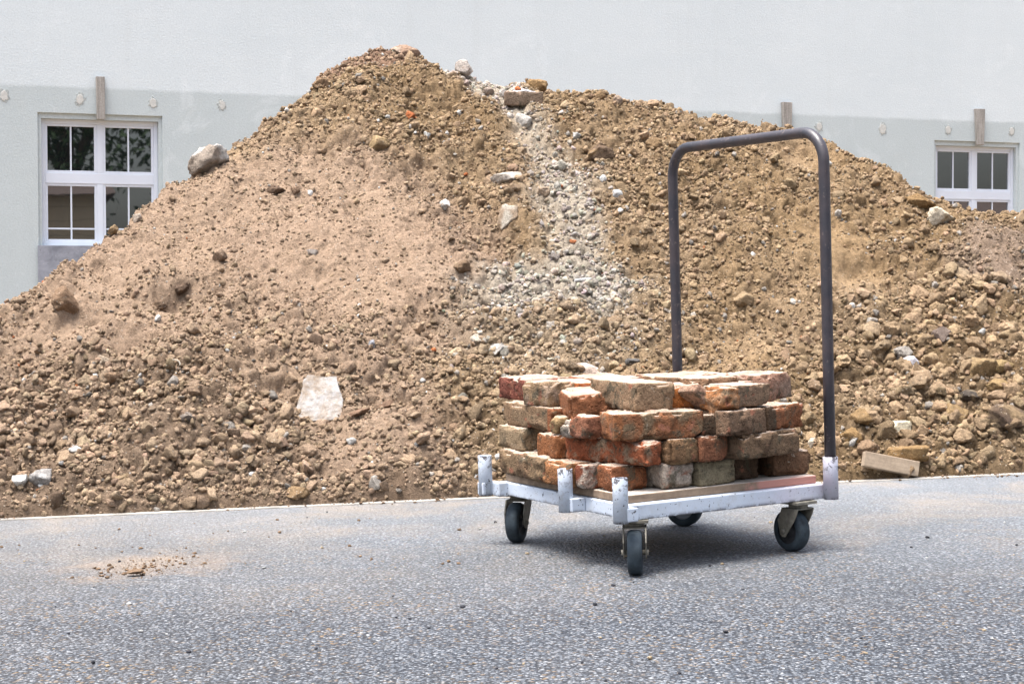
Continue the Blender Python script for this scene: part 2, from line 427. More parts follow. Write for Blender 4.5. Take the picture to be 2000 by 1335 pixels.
# ------------------------------------------------------------------ world, sun, camera
SUN_EL, SUN_AZ = 77.0, -118.0           # azimuth from +Y (away from camera), negative = to the left
w = bpy.data.worlds.new("World"); scene.world = w; w.use_nodes = True
nt = w.node_tree; bg = nt.nodes['Background']
sky = nt.nodes.new('ShaderNodeTexSky'); sky.sky_type = 'NISHITA'; sky.sun_disc = False
sky.sun_elevation = R(SUN_EL); sky.sun_rotation = R(SUN_AZ)
sky.air_density = 1.0; sky.dust_density = 3.5; sky.ozone_density = 1.0
hs = nt.nodes.new('ShaderNodeHueSaturation'); hs.inputs['Hue'].default_value = .5; hs.inputs['Saturation'].default_value = .55      # thin cloud: a paler sky
nt.links.new(sky.outputs[0], hs.inputs['Color'])
tcs = nt.nodes.new('ShaderNodeTexCoord'); sx = nt.nodes.new('ShaderNodeSeparateXYZ'); nt.links.new(tcs.outputs['Generated'], sx.inputs[0])
mr = nt.nodes.new('ShaderNodeMapRange'); mr.inputs['From Min'].default_value = 0; mr.inputs['From Max'].default_value = .9; mr.inputs['To Min'].default_value = .30; mr.inputs['To Max'].default_value = 1.35
nt.links.new(sx.outputs[2], mr.inputs['Value'])
vm = nt.nodes.new('ShaderNodeVectorMath'); vm.operation = 'SCALE'; nt.links.new(hs.outputs[0], vm.inputs[0]); nt.links.new(mr.outputs[0], vm.inputs['Scale'])
nt.links.new(vm.outputs[0], bg.inputs['Color'])
bg.inputs['Strength'].default_value = .15

sl = bpy.data.lights.new('sun', 'SUN'); sl.energy = 2.0; sl.angle = R(26); sl.color = (1.0, .968, .925)
so = bpy.data.objects.new('sun', sl); COL.objects.link(so)
az, el = R(SUN_AZ), R(SUN_EL)
sd = Vector((math.sin(az) * math.cos(el), math.cos(az) * math.cos(el), math.sin(el)))
so.rotation_euler = sd.to_track_quat('Z', 'Y').to_euler(); so.location = sd * 30

cam = bpy.data.cameras.new('camera'); cam.sensor_width = 36; cam.lens = FPX / 2000 * 36
cam.clip_start = .1; cam.clip_end = 600
co = bpy.data.objects.new('camera', cam); COL.objects.link(co)
M = Matrix([[RT[i], UP[i], -FW[i], CAM[i]] for i in range(3)] + [[0, 0, 0, 1]])
co.matrix_world = M
scene.camera = co
vs = scene.view_settings; vs.view_transform = 'Standard'; vs.look = 'None'; vs.exposure = 1.68; vs.gamma = 1.0; vs.use_curve_mapping = False
scene.cycles.max_bounces = 6; scene.cycles.diffuse_bounces = 3

# ------------------------------------------------------------------ ground, road, kerb strip
K0 = hit_z(0, 1014); K1 = hit_z(2000, 924)
EU = (K1 - K0) / np.linalg.norm(K1 - K0); EV = np.array([-EU[1], EU[0], 0.0])
KM = (K0 + K1) / 2                                              # u = 0 here

def to_world(u, v, z):
    u = np.asarray(u, float); v = np.asarray(v, float); z = np.asarray(z, float)
    return KM[None, :] * [1, 1, 0] + u[:, None] * EU + v[:, None] * EV + z[:, None] * np.array([0, 0, 1.])

def quad_sheet(name, u0, u1, v0, v1, z, mat):
    P = to_world([u0, u1, u1, u0], [v0, v0, v1, v1], [z] * 4)
    return mesh_obj(name, P, [(0, 1, 2, 3)], mat)

tag(quad_sheet('ground', -300, 300, -300, 300, -.012, MAT['soil']), kind='structure')
tag(quad_sheet('road', -60, 60, -30, -.033, 0.0, MAT['asphalt']), kind='structure')
kb = MB(); kb.box(-14, 14, -.0325, .03, -.10, .004, .003)
ko = kb.build('kerb_strip', MAT['kerb']); ko.matrix_world = Matrix([[EU[i], EV[i], (0, 0, 1)[i], KM[i] * (i < 2)] for i in range(3)] + [[0, 0, 0, 1]])
tag(ko, kind='structure')

# ------------------------------------------------------------------ earth pile
SL = .62
def plane_uv(px, py, off=.03):
    """where the sight line meets the mean slope of the pile"""
    d = ray(px, py); q = CAM - KM * [1, 1, 0]
    # z = off + SL * v
    dz, dv = d[2], d @ EV
    s = (off + SL * (q @ EV) - CAM[2]) / (dz - SL * dv)
    X = q + d * s
    return X @ EU, X @ EV

SIL = [(-300, 800), (-120, 690), (0, 612), (60, 568), (120, 527), (190, 484), (235, 455), (265, 428), (310, 393), (345, 368), (372, 350), (450, 292), (510, 258),
       (560, 220), (600, 190), (625, 158), (660, 134), (700, 104), (740, 92), (780, 99), (830, 120), (870, 136), (930, 147), (970, 158), (1010, 163),
       (1050, 176), (1090, 187), (1160, 186), (1230, 203), (1300, 216), (1370, 236), (1440, 243), (1480, 240), (1530, 253), (1600, 270), (1650, 293), (1700, 318),
       (1750, 343), (1790, 373), (1830, 393), (1870, 408), (1900, 418), (1950, 423), (2000, 420), (2100, 418), (2400, 470), (2800, 560)]
sil = np.array([plane_uv(x, y - (9 if x < 420 else (-5 if 640 < x < 1000 else 2))) for x, y in SIL])
def ridge(u): return np.interp(u, sil[:, 0], np.maximum(sil[:, 1], .05))

def poly_sd(u, v, pix):
    """signed distance to an outline, positive inside (metres along the slope)"""
    P = np.array([plane_uv(x, y) for x, y in pix]); n = len(P)
    d2 = np.full(u.shape, 1e9); ins = np.zeros(u.shape, bool)
    for i in range(n):
        a, b = P[i], P[(i + 1) % n]; e = b - a
        t = np.clip(((u - a[0]) * e[0] + (v - a[1]) * e[1]) / (e @ e + 1e-12), 0, 1)
        d2 = np.minimum(d2, (u - a[0] - t * e[0]) ** 2 + (v - a[1] - t * e[1]) ** 2)
        c = ((a[1] > v) != (b[1] > v)) & (u < (b[0] - a[0]) * (v - a[1]) / (b[1] - a[1] + 1e-12) + a[0])
        ins ^= c
    return np.where(ins, 1, -1) * np.sqrt(d2)

Z_OCHRE = [(440, 305), (540, 290), (625, 285), (720, 310), (790, 345), (880, 375), (950, 440), (975, 520), (925, 575), (930, 660), (860, 720), (890, 800), (940, 880), (960, 1000), (2600, 1000), (2600, 200), (1480, 190), (1100, 130), (760, 60), (640, 100), (560, 190)]
Z_RUB = [(815, 104), (975, 116), (1018, 165), (1045, 225), (1065, 275), (1095, 335), (1140, 375), (1170, 430), (1170, 470), (1215, 520), (1235, 565), (1150, 590), (1060, 585), (960, 580), (920, 548), (965, 520), (1050, 490), (1075, 440), (1050, 400), (1060, 350), (1010, 295), (975, 255), (935, 205), (890, 165)]
Z_RUBFADE = [(890, 560), (1010, 500), (1160, 490), (1270, 560), (1300, 650), (1210, 720), (1040, 740), (930, 700)]
Z_SMOOTH = [[(330, 380), (460, 300), (560, 300), (700, 345), (800, 380), (880, 430), (900, 520), (850, 590), (780, 640), (660, 620), (560, 560), (470, 520), (380, 600), (300, 660), (140, 690), (60, 680), (10, 700), (90, 600), (200, 500)],
            [(1380, 600), (1500, 590), (1530, 660), (1480, 720), (1380, 720), (1350, 660)], [(1560, 430), (1660, 440), (1760, 520), (1790, 590), (1700, 600), (1590, 540)],
            [(1480, 270), (1600, 285), (1660, 330), (1560, 350), (1490, 320)], [(1900, 480), (2010, 460), (2010, 580), (1930, 560)],
            [(590, 835), (720, 830), (830, 840), (850, 900), (700, 950), (600, 900)], [(950, 235), (1010, 225), (1060, 310), (1030, 330)]]
Z_FOOT_L = [(-60, 690), (150, 720), (320, 760), (450, 770), (560, 830), (640, 960), (860, 870), (1000, 780), (1060, 1000), (-60, 1040)]
Z_FOOT_R = [(1560, 700), (1660, 600), (1720, 600), (1850, 560), (2060, 560), (2060, 960), (1560, 960)]
Z_GREYEARTH = [(1890, 470), (2060, 440), (2060, 600), (1940, 590), (1880, 530)]
Z_GOUGE = [(225, 610), (255, 560), (330, 530), (390, 545), (370, 600), (300, 640)]
Z_COARSE = [(440, 310), (500, 255), (600, 190), (700, 200), (790, 250), (840, 330), (760, 330), (640, 285)]
Z_RED = [(630, 130), (700, 92), (800, 92), (880, 120), (800, 150), (690, 160), (620, 180)]

def zones(u, v):
    wob = n2(u, v, 3.0, 4, 31) * .16 + n2(u, v, 14, 3, 37) * .05
    z = {}
    z['ochre'] = sstep(-.10, .12, poly_sd(u, v, Z_OCHRE) + wob)
    z['rub'] = sstep(-.12, .09, poly_sd(u, v, Z_RUB) + wob * 1.0)
    z['rubfade'] = sstep(-.16, .12, poly_sd(u, v, Z_RUBFADE) + wob * 1.6)
    s = np.full(u.shape, -9.0)
    for p in Z_SMOOTH: s = np.maximum(s, poly_sd(u, v, p))
    z['smooth'] = sstep(-.10, .12, s + wob)
    z['fl'] = sstep(-.15, .15, poly_sd(u, v, Z_FOOT_L) + wob)
    z['fr'] = sstep(-.15, .2, poly_sd(u, v, Z_FOOT_R) + wob)
    z['grey'] = sstep(-.08, .1, poly_sd(u, v, Z_GREYEARTH) + wob)
    z['coarse'] = sstep(-.08, .1, np.maximum(poly_sd(u, v, Z_COARSE), poly_sd(u, v, Z_GOUGE)) + wob)
    z['red'] = sstep(-.05, .06, poly_sd(u, v, Z_RED) + wob * .5)
    return z

# pixel anchor, radius along u, radius along v, amplitude (m): hollows and bosses one can see in the heap
FEAT = [(842, 222, .16, .12, -.09), (820, 165, .15, .10, .04), (900, 265, .10, .16, -.08), (325, 580, .17, .07, -.055), (300, 540, .17, .10, .07), (790, 775, .16, .10, -.08), (700, 860, .2, .1, .03),
        (270, 685, .16, .09, -.08), (200, 660, .14, .1, .05), (855, 628, .11, .06, -.04), (860, 590, .12, .07, .05), (1170, 275, .10, .09, .11), (1165, 325, .12, .05, -.09), (1125, 245, .07, .06, -.10),
        (1110, 295, .08, .05, -.07), (1560, 300, .30, .14, -.11), (1430, 330, .2, .2, .06), (1700, 360, .12, .12, -.05), (1960, 480, .25, .2, .09), (1690, 540, .22, .06, -.06), (1640, 505, .25, .07, .05),
        (760, 320, .16, .12, .05), (930, 350, .12, .09, -.09), (960, 470, .10, .12, -.06), (870, 440, .15, .1, -.05), (130, 570, .11, .10, .04), (140, 625, .10, .05, -.05), (60, 690, .25, .12, -.04),
        (640, 150, .12, .10, .05), (700, 200, .12, .10, .05), (1040, 330, .12, .3, -.06), (1110, 480, .2, .25, .04), (345, 800, .12, .07, -.07), (1300, 470, .2, .15, .05), (1480, 480, .2, .12, .05),
        (590, 910, .10, .05, -.06), (700, 760, .1, .06, -.03), (505, 690, .12, .05, -.04), (1230, 250, .14, .09, .05), (1240, 600, .3, .2, .04), (460, 460, .2, .14, .03), (680, 470, .25, .18, .035), (1450, 620, .25, .2, -.04)]
FEAT = [(*plane_uv(x, y), a, b, h) for x, y, a, b, h in FEAT]

def height(u, v, z=None, fine=True):
    vr = ridge(u)
    m = sstep(-.02, .22, v) * sstep(-.02, .32, vr - v)
    b = n2(u, v, .9, 3, 3) * .10 + n2(u, v, 2.6, 3, 5) * .07
    wu = u + n2(u, v, 5, 4, 81, .6) * .12; wv = v + n2(u, v, 5, 4, 83, .6) * .12
    for cu, cv, a, c, h in FEAT:
        b = b + h * .85 * np.exp(-(((wu - cu) / a) ** 2 + ((wv - cv) / c) ** 2) ** 1.4)
    if z is None: z = zones(u, v)
    b = b + .045 * sstep(.15, .85, z['ochre']) * sstep(1.2, 1.7, v) * sstep(.05, .5, vr - v) - .03 * z['rub']
    f = .03 + SL * v + b * m
    rough = .35 + .65 * (1 - z['smooth'] * .8)
    if fine:
        mm = sstep(-.02, .1, v)
        r1 = n2(u, v, 7, 4, 11); r2 = 1 - np.abs(n2(u, v, 4.2, 3, 15)) * 2
        f = f + mm * rough * (r1 * .055 + r2 * .026 + n2(u, v, 22, 3, 19) * .022 + n2(u, v, 65, 2, 23) * .009)
    g = .03 + SL * vr + .035 - .55 * (v - vr) + (n2(u, v, 5, 4, 41) * .05 if fine else 0)
    k = 18.0
    h = -np.log(np.exp(-k * np.clip(f, -1, 5)) + np.exp(-k * np.clip(g, -1, 5))) / k
    h = np.where(v < .012, h * sstep(-.012, .012, v) - .03 * (1 - sstep(-.012, .012, v)), h)
    return np.maximum(h, -.03)

C_PINK = np.array([.285, .200, .140]); C_OCH = np.array([.272, .183, .100]); C_RUB = np.array([.39, .335, .265]); C_TAN = np.array([.375, .272, .176])
C_DARK = np.array([.115, .072, .042]); C_GREY = np.array([.235, .175, .135]); C_RED = np.array([.25, .15, .11])

def earth_colour(u, v, z, crevice_shade=False):
    t = (n2(u, v, 2.2, 5, 51) * .5 + .5)[:, None]; t2 = (n2(u, v, 9, 4, 57) * .5 + .5)[:, None]
    pink = C_PINK * (1 - .35 * t) + C_TAN * .35 * t
    och = C_OCH * (1 - sstep(.35, .8, t) * .5) + C_TAN * sstep(.35, .8, t) * .5
    c = pink * (1 - z['ochre'][:, None]) + och * z['ochre'][:, None]
    c = c * (1 - z['grey'][:, None] * .8) + C_GREY * z['grey'][:, None] * .8
    c = c * (1 - z['red'][:, None] * .7) + C_RED * z['red'][:, None] * .7
    dk = sstep(.56, .78, t2) * (.45 * (1 - z['smooth'][:, None] * .6))
    c = c * (1 - dk) + C_DARK * dk
    c = c * (1 - z['rub'][:, None] * .88) + C_RUB * z['rub'][:, None] * .88
    c = c * (1 - z['rubfade'][:, None] * .30) + C_RUB * z['rubfade'][:, None] * .30
    if crevice_shade:                                                # crevice shade between the clods, painted into the soil colour
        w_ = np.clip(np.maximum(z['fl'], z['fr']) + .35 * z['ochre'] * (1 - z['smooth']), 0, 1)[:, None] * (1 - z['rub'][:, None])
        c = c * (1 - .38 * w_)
    return c

def grid_mesh(us, vs_):
    U, V = np.meshgrid(us, vs_); u, v = U.ravel(), V.ravel()
    z = zones(u, v); h = height(u, v, z)
    nu, nv = len(us), len(vs_)
    idx = np.arange(nu * nv).reshape(nv, nu)
    F = np.stack([idx[:-1, :-1].ravel(), idx[:-1, 1:].ravel(), idx[1:, 1:].ravel(), idx[1:, :-1].ravel()], 1)
    H2 = h.reshape(nv, nu); gv, gu = np.gradient(H2, vs_, us)
    N = np.stack([-gu.ravel(), -gv.ravel(), np.ones(nu * nv)], 1); N /= np.linalg.norm(N, axis=1)[:, None]
    P = to_world(u, v, h); rough = (.55 + .45 * (1 - z['smooth'])) * sstep(0, .08, v)
    rg = 1 - np.abs(fbm(P * 11, 3, 97, .6)) * 2.2
    d = (fbm(P * 17, 3, 91, .6) * .028 + rg * .012) * rough + (fbm(P * 55, 2, 95) * .009 + fbm(P * 110, 1, 99) * .004) * sstep(0, .08, v) * (1 - .5 * z['smooth'])
    P = P + (N[:, :1] * EU + N[:, 1:2] * EV + N[:, 2:] * np.array([0, 0, 1.])) * d[:, None]
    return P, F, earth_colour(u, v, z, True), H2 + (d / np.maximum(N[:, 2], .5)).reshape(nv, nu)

us = np.concatenate([np.linspace(-7, -3.2, 40)[:-1], np.arange(-3.2, 3.2, .0075), np.linspace(3.2, 8, 50)])
vs_ = np.concatenate([[-.016, -.012, -.006], np.arange(0, 3.75, .0075), np.linspace(3.76, 7.6, 70)])
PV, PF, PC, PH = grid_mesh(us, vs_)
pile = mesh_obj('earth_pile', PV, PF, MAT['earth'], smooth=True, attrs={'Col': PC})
tag(pile, 'big heap of excavated brown and ochre earth piled behind the road edge', 'earth pile')

def surf(u, v):
    """bilinear height lookup"""
    u = np.clip(np.asarray(u, float), us[0], us[-1] - 1e-6); v = np.clip(np.asarray(v, float), vs_[0], vs_[-1] - 1e-6)
    i = np.clip(np.searchsorted(us, u, 'right') - 1, 0, len(us) - 2); j = np.clip(np.searchsorted(vs_, v, 'right') - 1, 0, len(vs_) - 2)
    a = (u - us[i]) / (us[i + 1] - us[i]); b = (v - vs_[j]) / (vs_[j + 1] - vs_[j])
    return (PH[j, i] * (1 - a) + PH[j, i + 1] * a) * (1 - b) + (PH[j + 1, i] * (1 - a) + PH[j + 1, i + 1] * a) * b

def pick(px, py):
    """first point of the heap along a sight line -> u, v, z, distance"""
    d = ray(px, py) / FPX; q = CAM - KM * [1, 1, 0]
    s = np.arange(5.2, 12.5, .004); X = q[None] + d[None] * s[:, None]
    u, v, z = X @ EU, X @ EV, X[:, 2]
    below = (z < surf(u, v)) & (v > -.02)
    k = np.argmax(below) if below.any() else np.argmin(np.abs(v - ridge(u)) + np.maximum(z - surf(u, v), 0) * 3)
    return u[k], v[k], float(surf(u[k:k + 1], v[k:k + 1])[0]), s[k]

# ------------------------------------------------------------------ lumps
def ico(sub):
    bm = bmesh.new(); bmesh.ops.create_icosphere(bm, subdivisions=sub, radius=1.0)
    V = np.array([v.co[:] for v in bm.verts]); F = np.array([[v.index for v in f.verts] for f in bm.faces]); bm.free()
    return V, F
ICO = {k: ico(k) for k in (1, 2, 3, 4)}

def rot_rand(n):
    q = rng.normal(size=(n, 4)); q /= np.linalg.norm(q, axis=1)[:, None]
    a, b, c, d = q.T
    return np.stack([np.stack([a*a+b*b-c*c-d*d, 2*(b*c-a*d), 2*(b*d+a*c)], -1), np.stack([2*(b*c+a*d), a*a-b*b+c*c-d*d, 2*(c*d-a*b)], -1), np.stack([2*(b*d-a*c), 2*(c*d+a*b), a*a-b*b-c*c+d*d], -1)], 1)

def lump(sub, seed, angular=0.0, lumpy=.22, freq=1.3):
    V, F = ICO[sub]; V = V.copy()
    r = 1 + lumpy * fbm(V * freq + seed * 3.7, 4 if sub > 2 else 2, seed) * 1.6
    V = V * r[:, None]
    if angular > 0:
        rs = np.random.default_rng(seed)
        for k in range(int(6 + angular * 8)):
            n = rs.normal(size=3); n /= np.linalg.norm(n); lim = rs.uniform(.5, .92)
            d = V @ n - lim; V = V - np.outer(np.maximum(d, 0) * .93, n)
    if sub > 2:
        V = V * (1 + .10 * fbm(V * 5.5 + seed, 3, seed + 9) + (.035 * fbm(V * 12 + seed, 2, seed + 4) if sub > 3 else 0))[:, None]
    return V, F

def scatter_mesh(name, u, v, r, sub, protos, sink, colour, flat=(.55, .95), mat=None):
    """many small lumps as ONE mesh (uncountable debris)"""
    n = len(u); z = surf(u, v); P = to_world(u, v, z + r * sink)
    Rm = rot_rand(n); S = np.stack([np.ones(n), rng.uniform(.7, 1, n), rng.uniform(*flat, n)], 1)
    pi = rng.integers(0, len(protos), n)
    nv = len(protos[0][0]); nf = len(protos[0][1])
    allV = np.empty((n, nv, 3), np.float32)
    for k, (V, F) in enumerate(protos):
        m = np.nonzero(pi == k)[0]
        if len(m) == 0: continue
        W = np.einsum('nij,vj->nvi', Rm[m] * S[m][:, None, :], V) * r[m][:, None, None]
        allV[m] = W + P[m][:, None, :]
    F = (protos[0][1][None] + (np.arange(n) * nv)[:, None, None]).reshape(-1, 3)
    C = np.repeat(colour, nv, axis=0)
    return mesh_obj(name, allV.reshape(-1, 3), F, mat or MAT['earth'], smooth=(sub > 1), attrs={'Col': C})

def lump_colour(u, v, z, n, pale=1.12):
    c = earth_colour(u, v, z)
    c = c * .55 + .45 * (C_TAN * (1 - .0 * c)) * (.9 + 0 * c)
    c = c * rng.uniform(.72, 1.28, (n, 1)) * pale * (1 + rng.normal(0, .016, (n, 3)))
    # lumps lying in the rubble streak take its colour, with some strays of stone, plaster and brick elsewhere
    rub = (rng.random(n) < z['rub'] * .85 + z['rubfade'] * .12)
    c[rub] = np.array([.40, .35, .295]) * rng.uniform(.7, 1.45, (rub.sum(), 1)) * (1 + rng.normal(0, .04, (rub.sum(), 3)))
    k = rng.random(n)
    nearrub = np.clip(z['ochre'] * .0 + .035, 0, 1)
    g = k < .028; c[g] = np.array([.33, .295, .255]) * rng.uniform(.5, 1.25, (g.sum(), 1))
    g = (k > .05) & (k < .05 + .005); c[g] = np.array([.62, .60, .56]) * rng.uniform(.8, 1.1, (g.sum(), 1))
    g = (k > .07) & (k < .0712); c[g] = np.array([.45, .15, .06]) * rng.uniform(.8, 1.1, (g.sum(), 1))
    g = (k > .08) & (k < .13); c[g] = c[g] * .55
    return np.clip(c, .01, .8)

def sample(n, fn, umin=-3.2, umax=3.2):
    """random spots on the near side of the heap kept with probability fn"""
    u = rng.uniform(umin, umax, n); vr = ridge(u); v = rng.uniform(0, 1, n) * (3.5) + .0
    ok = v < vr + .12; u, v = u[ok], v[ok]
    z = zones(u, v); p = fn(u, v, z)
    clump = sstep(-.25, .35, n2(u, v, 3.3, 3, 71) + n2(u, v, 9, 2, 73) * .5)
    keep = rng.random(len(u)) < p * (.35 + .65 * clump)
    u, v = u[keep], v[keep]; z = {k: a[keep] for k, a in z.items()}
    return u, v, z

P1 = [lump(1, s, 0, .42, 1.3) for s in range(14)]
P2 = [lump(2, 40 + s, (.9, .35, .6)[s % 3], .40, 1.5) for s in range(20)]
P3 = [lump(3, 80 + s, 0.0 if s % 3 else .6, .26, 1.25) for s in range(12)]

# crumbs 3-8 mm
u, v, z = sample(330000, lambda u, v, z: np.clip(.66 - .46 * z['smooth'] + .2 * z['rub'], 0, 1))
r = .0030 * (1 - rng.random(len(u))) ** (-.42); r = np.clip(r, .003, .0095)
o = scatter_mesh('earth_crumbs', u, v, r, 1, P1, .25, lump_colour(u, v, z, len(u), 1.02)); tag(o, 'fine crumbs of soil strewn all over the earth pile', 'soil crumbs', kind='stuff')
# pebble clods 8-17 mm
def dens_mid(u, v, z):
    foot = np.clip(1 - v / 1.5, 0, 1)
    return np.clip(.20 + .30 * z['ochre'] * (1 - z['smooth']) + .6 * foot + .5 * z['fl'] + .5 * z['fr'] + .25 * z['rub'] - .46 * z['smooth'] + .5 * z['coarse'], .02, 1)
u, v, z = sample(125000, dens_mid)
r = .0062 * (1 - rng.random(len(u))) ** (-.45); r = np.clip(r, .006, .017)
o = scatter_mesh('earth_pebbles', u, v, r, 2, P2, .35, lump_colour(u, v, z, len(u), 1.08)); tag(o, 'countless small clods and pebbles covering the earth pile', 'small clods', kind='stuff')
# flat pale chips of plaster and mortar in the streak
u, v, z = sample(52000, lambda u, v, z: z['rub'] * (.18 + .26 * (v < 2.0)) + .20 * z['rubfade'] + .002)
r = np.clip(.0034 * (1 - rng.random(len(u))) ** (-.55), .003, .019)
cc = np.array([.40, .355, .30]) * rng.uniform(.55, 1.25, (len(u), 1)); kk = rng.random(len(u)); cc[kk < .012] = (.45, .19, .10); cc[(kk > .03) & (kk < .14)] = (.22, .20, .18); cc[(kk > .2) & (kk < .45)] = C_TAN
PC1 = [lump(2, 140 + s, 1.0, .18, 1.0) for s in range(10)]
o = scatter_mesh('plaster_chips', u, v, r, 2, PC1, .3, np.clip(cc, 0, .82), flat=(.25, .75)); tag(o, 'pale plaster and mortar chips in the streak running down the pile', 'rubble chips', kind='stuff')

# larger clods 17-45 mm: the biggest stand alone, the rest are one mass
def dens_big(u, v, z):
    foot = np.clip(1 - v / 1.1, 0, 1)
    return np.clip(.03 + .15 * z['ochre'] * (1 - z['smooth']) + .62 * foot * (1 - z['smooth'] * .7) + .6 * z['fr'] + .5 * z['fl'] + .22 * z['coarse'] - .25 * z['smooth'], .004, 1)
u, v, z = sample(30000, dens_big)
r = np.clip(.0105 * (1 - rng.random(len(u))) ** (-.45), .0105, .034)
r = np.where(z['fr'] > .5, r * 1.3, r)
col = lump_colour(u, v, z, len(u), 1.08)
order = np.argsort(-r * np.where(v < .02, 0, 1)); nbig = 190
order = order[np.argsort((v[order] > ridge(u[order]) - .10) & (ridge(u[order]) > .8), kind='stable')]      # none of the biggest perch on the crest
big, rest = order[:nbig], order[nbig:]; rest = rest[~((v[rest] > ridge(u[rest]) - .08) & (r[rest] > .019))]
P2b = [lump(3, 60 + s, (.9, .4, .65)[s % 3], .40, 1.5) for s in range(24)]
o = scatter_mesh('earth_clods', u[rest], v[rest], r[rest], 3, P2b, .38, col[rest]); tag(o, 'crowded mass of rounded earth clods on the lower part of the pile', 'clods', kind='stuff')

def rock(name, c, dims, seed, base, tilt=(0, 0, 0), angular=.5, lumpy=.22, sub=4, second=None, cover=.0, freq=1.3, mat=None):
    """one stone or clod of its own; dims are its width, depth and height in metres"""
    V, F = lump(sub, seed, angular, lumpy, freq)
    V = V / np.abs(V).max(0)
    V = V * (np.array(dims) / 2)
    C = np.tile(np.asarray(base, float), (len(V), 1))
    sc = 2.2 / max(dims)
    C *= (1 + .22 * fbm(V * sc * 1.6 + seed, 4, seed))[:, None]
    if second is not None:
        k = sstep(-.12, .12, fbm(V * sc + 5 * seed, 4, seed + 3) + cover - .35)[:, None]; C = C * (1 - k) + np.asarray(second) * k
    o = mesh_obj(name, V, F, mat or MAT['earth'], smooth=True, attrs={'Col': np.clip(C, .01, .85)})
    o.location = c; o.rotation_euler = tilt
    return o

GROUPS = {
 'fr': ('ochre clod, one of many heaped at the right foot of the pile', 'ochre clods at the right foot of the pile'),
 'fl': ('rounded brown clod, one of many along the left foot of the pile', 'brown clods along the left foot of the pile'),
 'rub': ('pale rubble lump, one of those in the whitish streak down the pile', 'pale lumps in the rubble streak'),
 'up': ('ochre clod, one of those bunched on the upper pile near its peak', 'ochre clods on the upper pile'),
 'mid': ('tan clod, one of those scattered over the middle right slope', 'tan clods on the middle right slope'),
 'ml': ('pinkish brown clod, one of the few lying loose on the smooth left slope', 'brown clods on the left slope')}
def px_of(X):
    d = X - CAM; zz = d @ FW; return 1000 + FPX * (d @ RT) / zz, 667.5 - FPX * (d @ UP) / zz
zb_ = surf(u, v)
for i in big:
    X = to_world(u[i:i+1], v[i:i+1], zb_[i:i+1])[0]; px, py = px_of(X)
    if z['rub'][i] > .5: g = 'rub'
    elif px > 1560 and py > 560: g = 'fr'
    elif px < 1560 and v[i] < .75: g = 'fl' if px < 960 else 'mid'
    elif z['ochre'][i] > .5: g = 'up' if py < 420 else 'mid'
    else: g = 'ml'
    rr = r[i]
    o = rock('earth_clod' if g != 'rub' else 'rubble_lump', X + np.array([0, 0, rr * .36]), (2 * rr, 2 * rr * rng.uniform(.75, 1), 2 * rr * rng.uniform(.62, .9)), 300 + int(i) % 997, col[i],
             tuple(rng.uniform(-.4, .4, 3) + [0, 0, rng.uniform(0, 6)]), angular=rng.choice([.35, .6, .9]), lumpy=.38, sub=4, freq=1.5)
    tag(o, GROUPS[g][0], 'clod' if g != 'rub' else 'rubble', GROUPS[g][1])

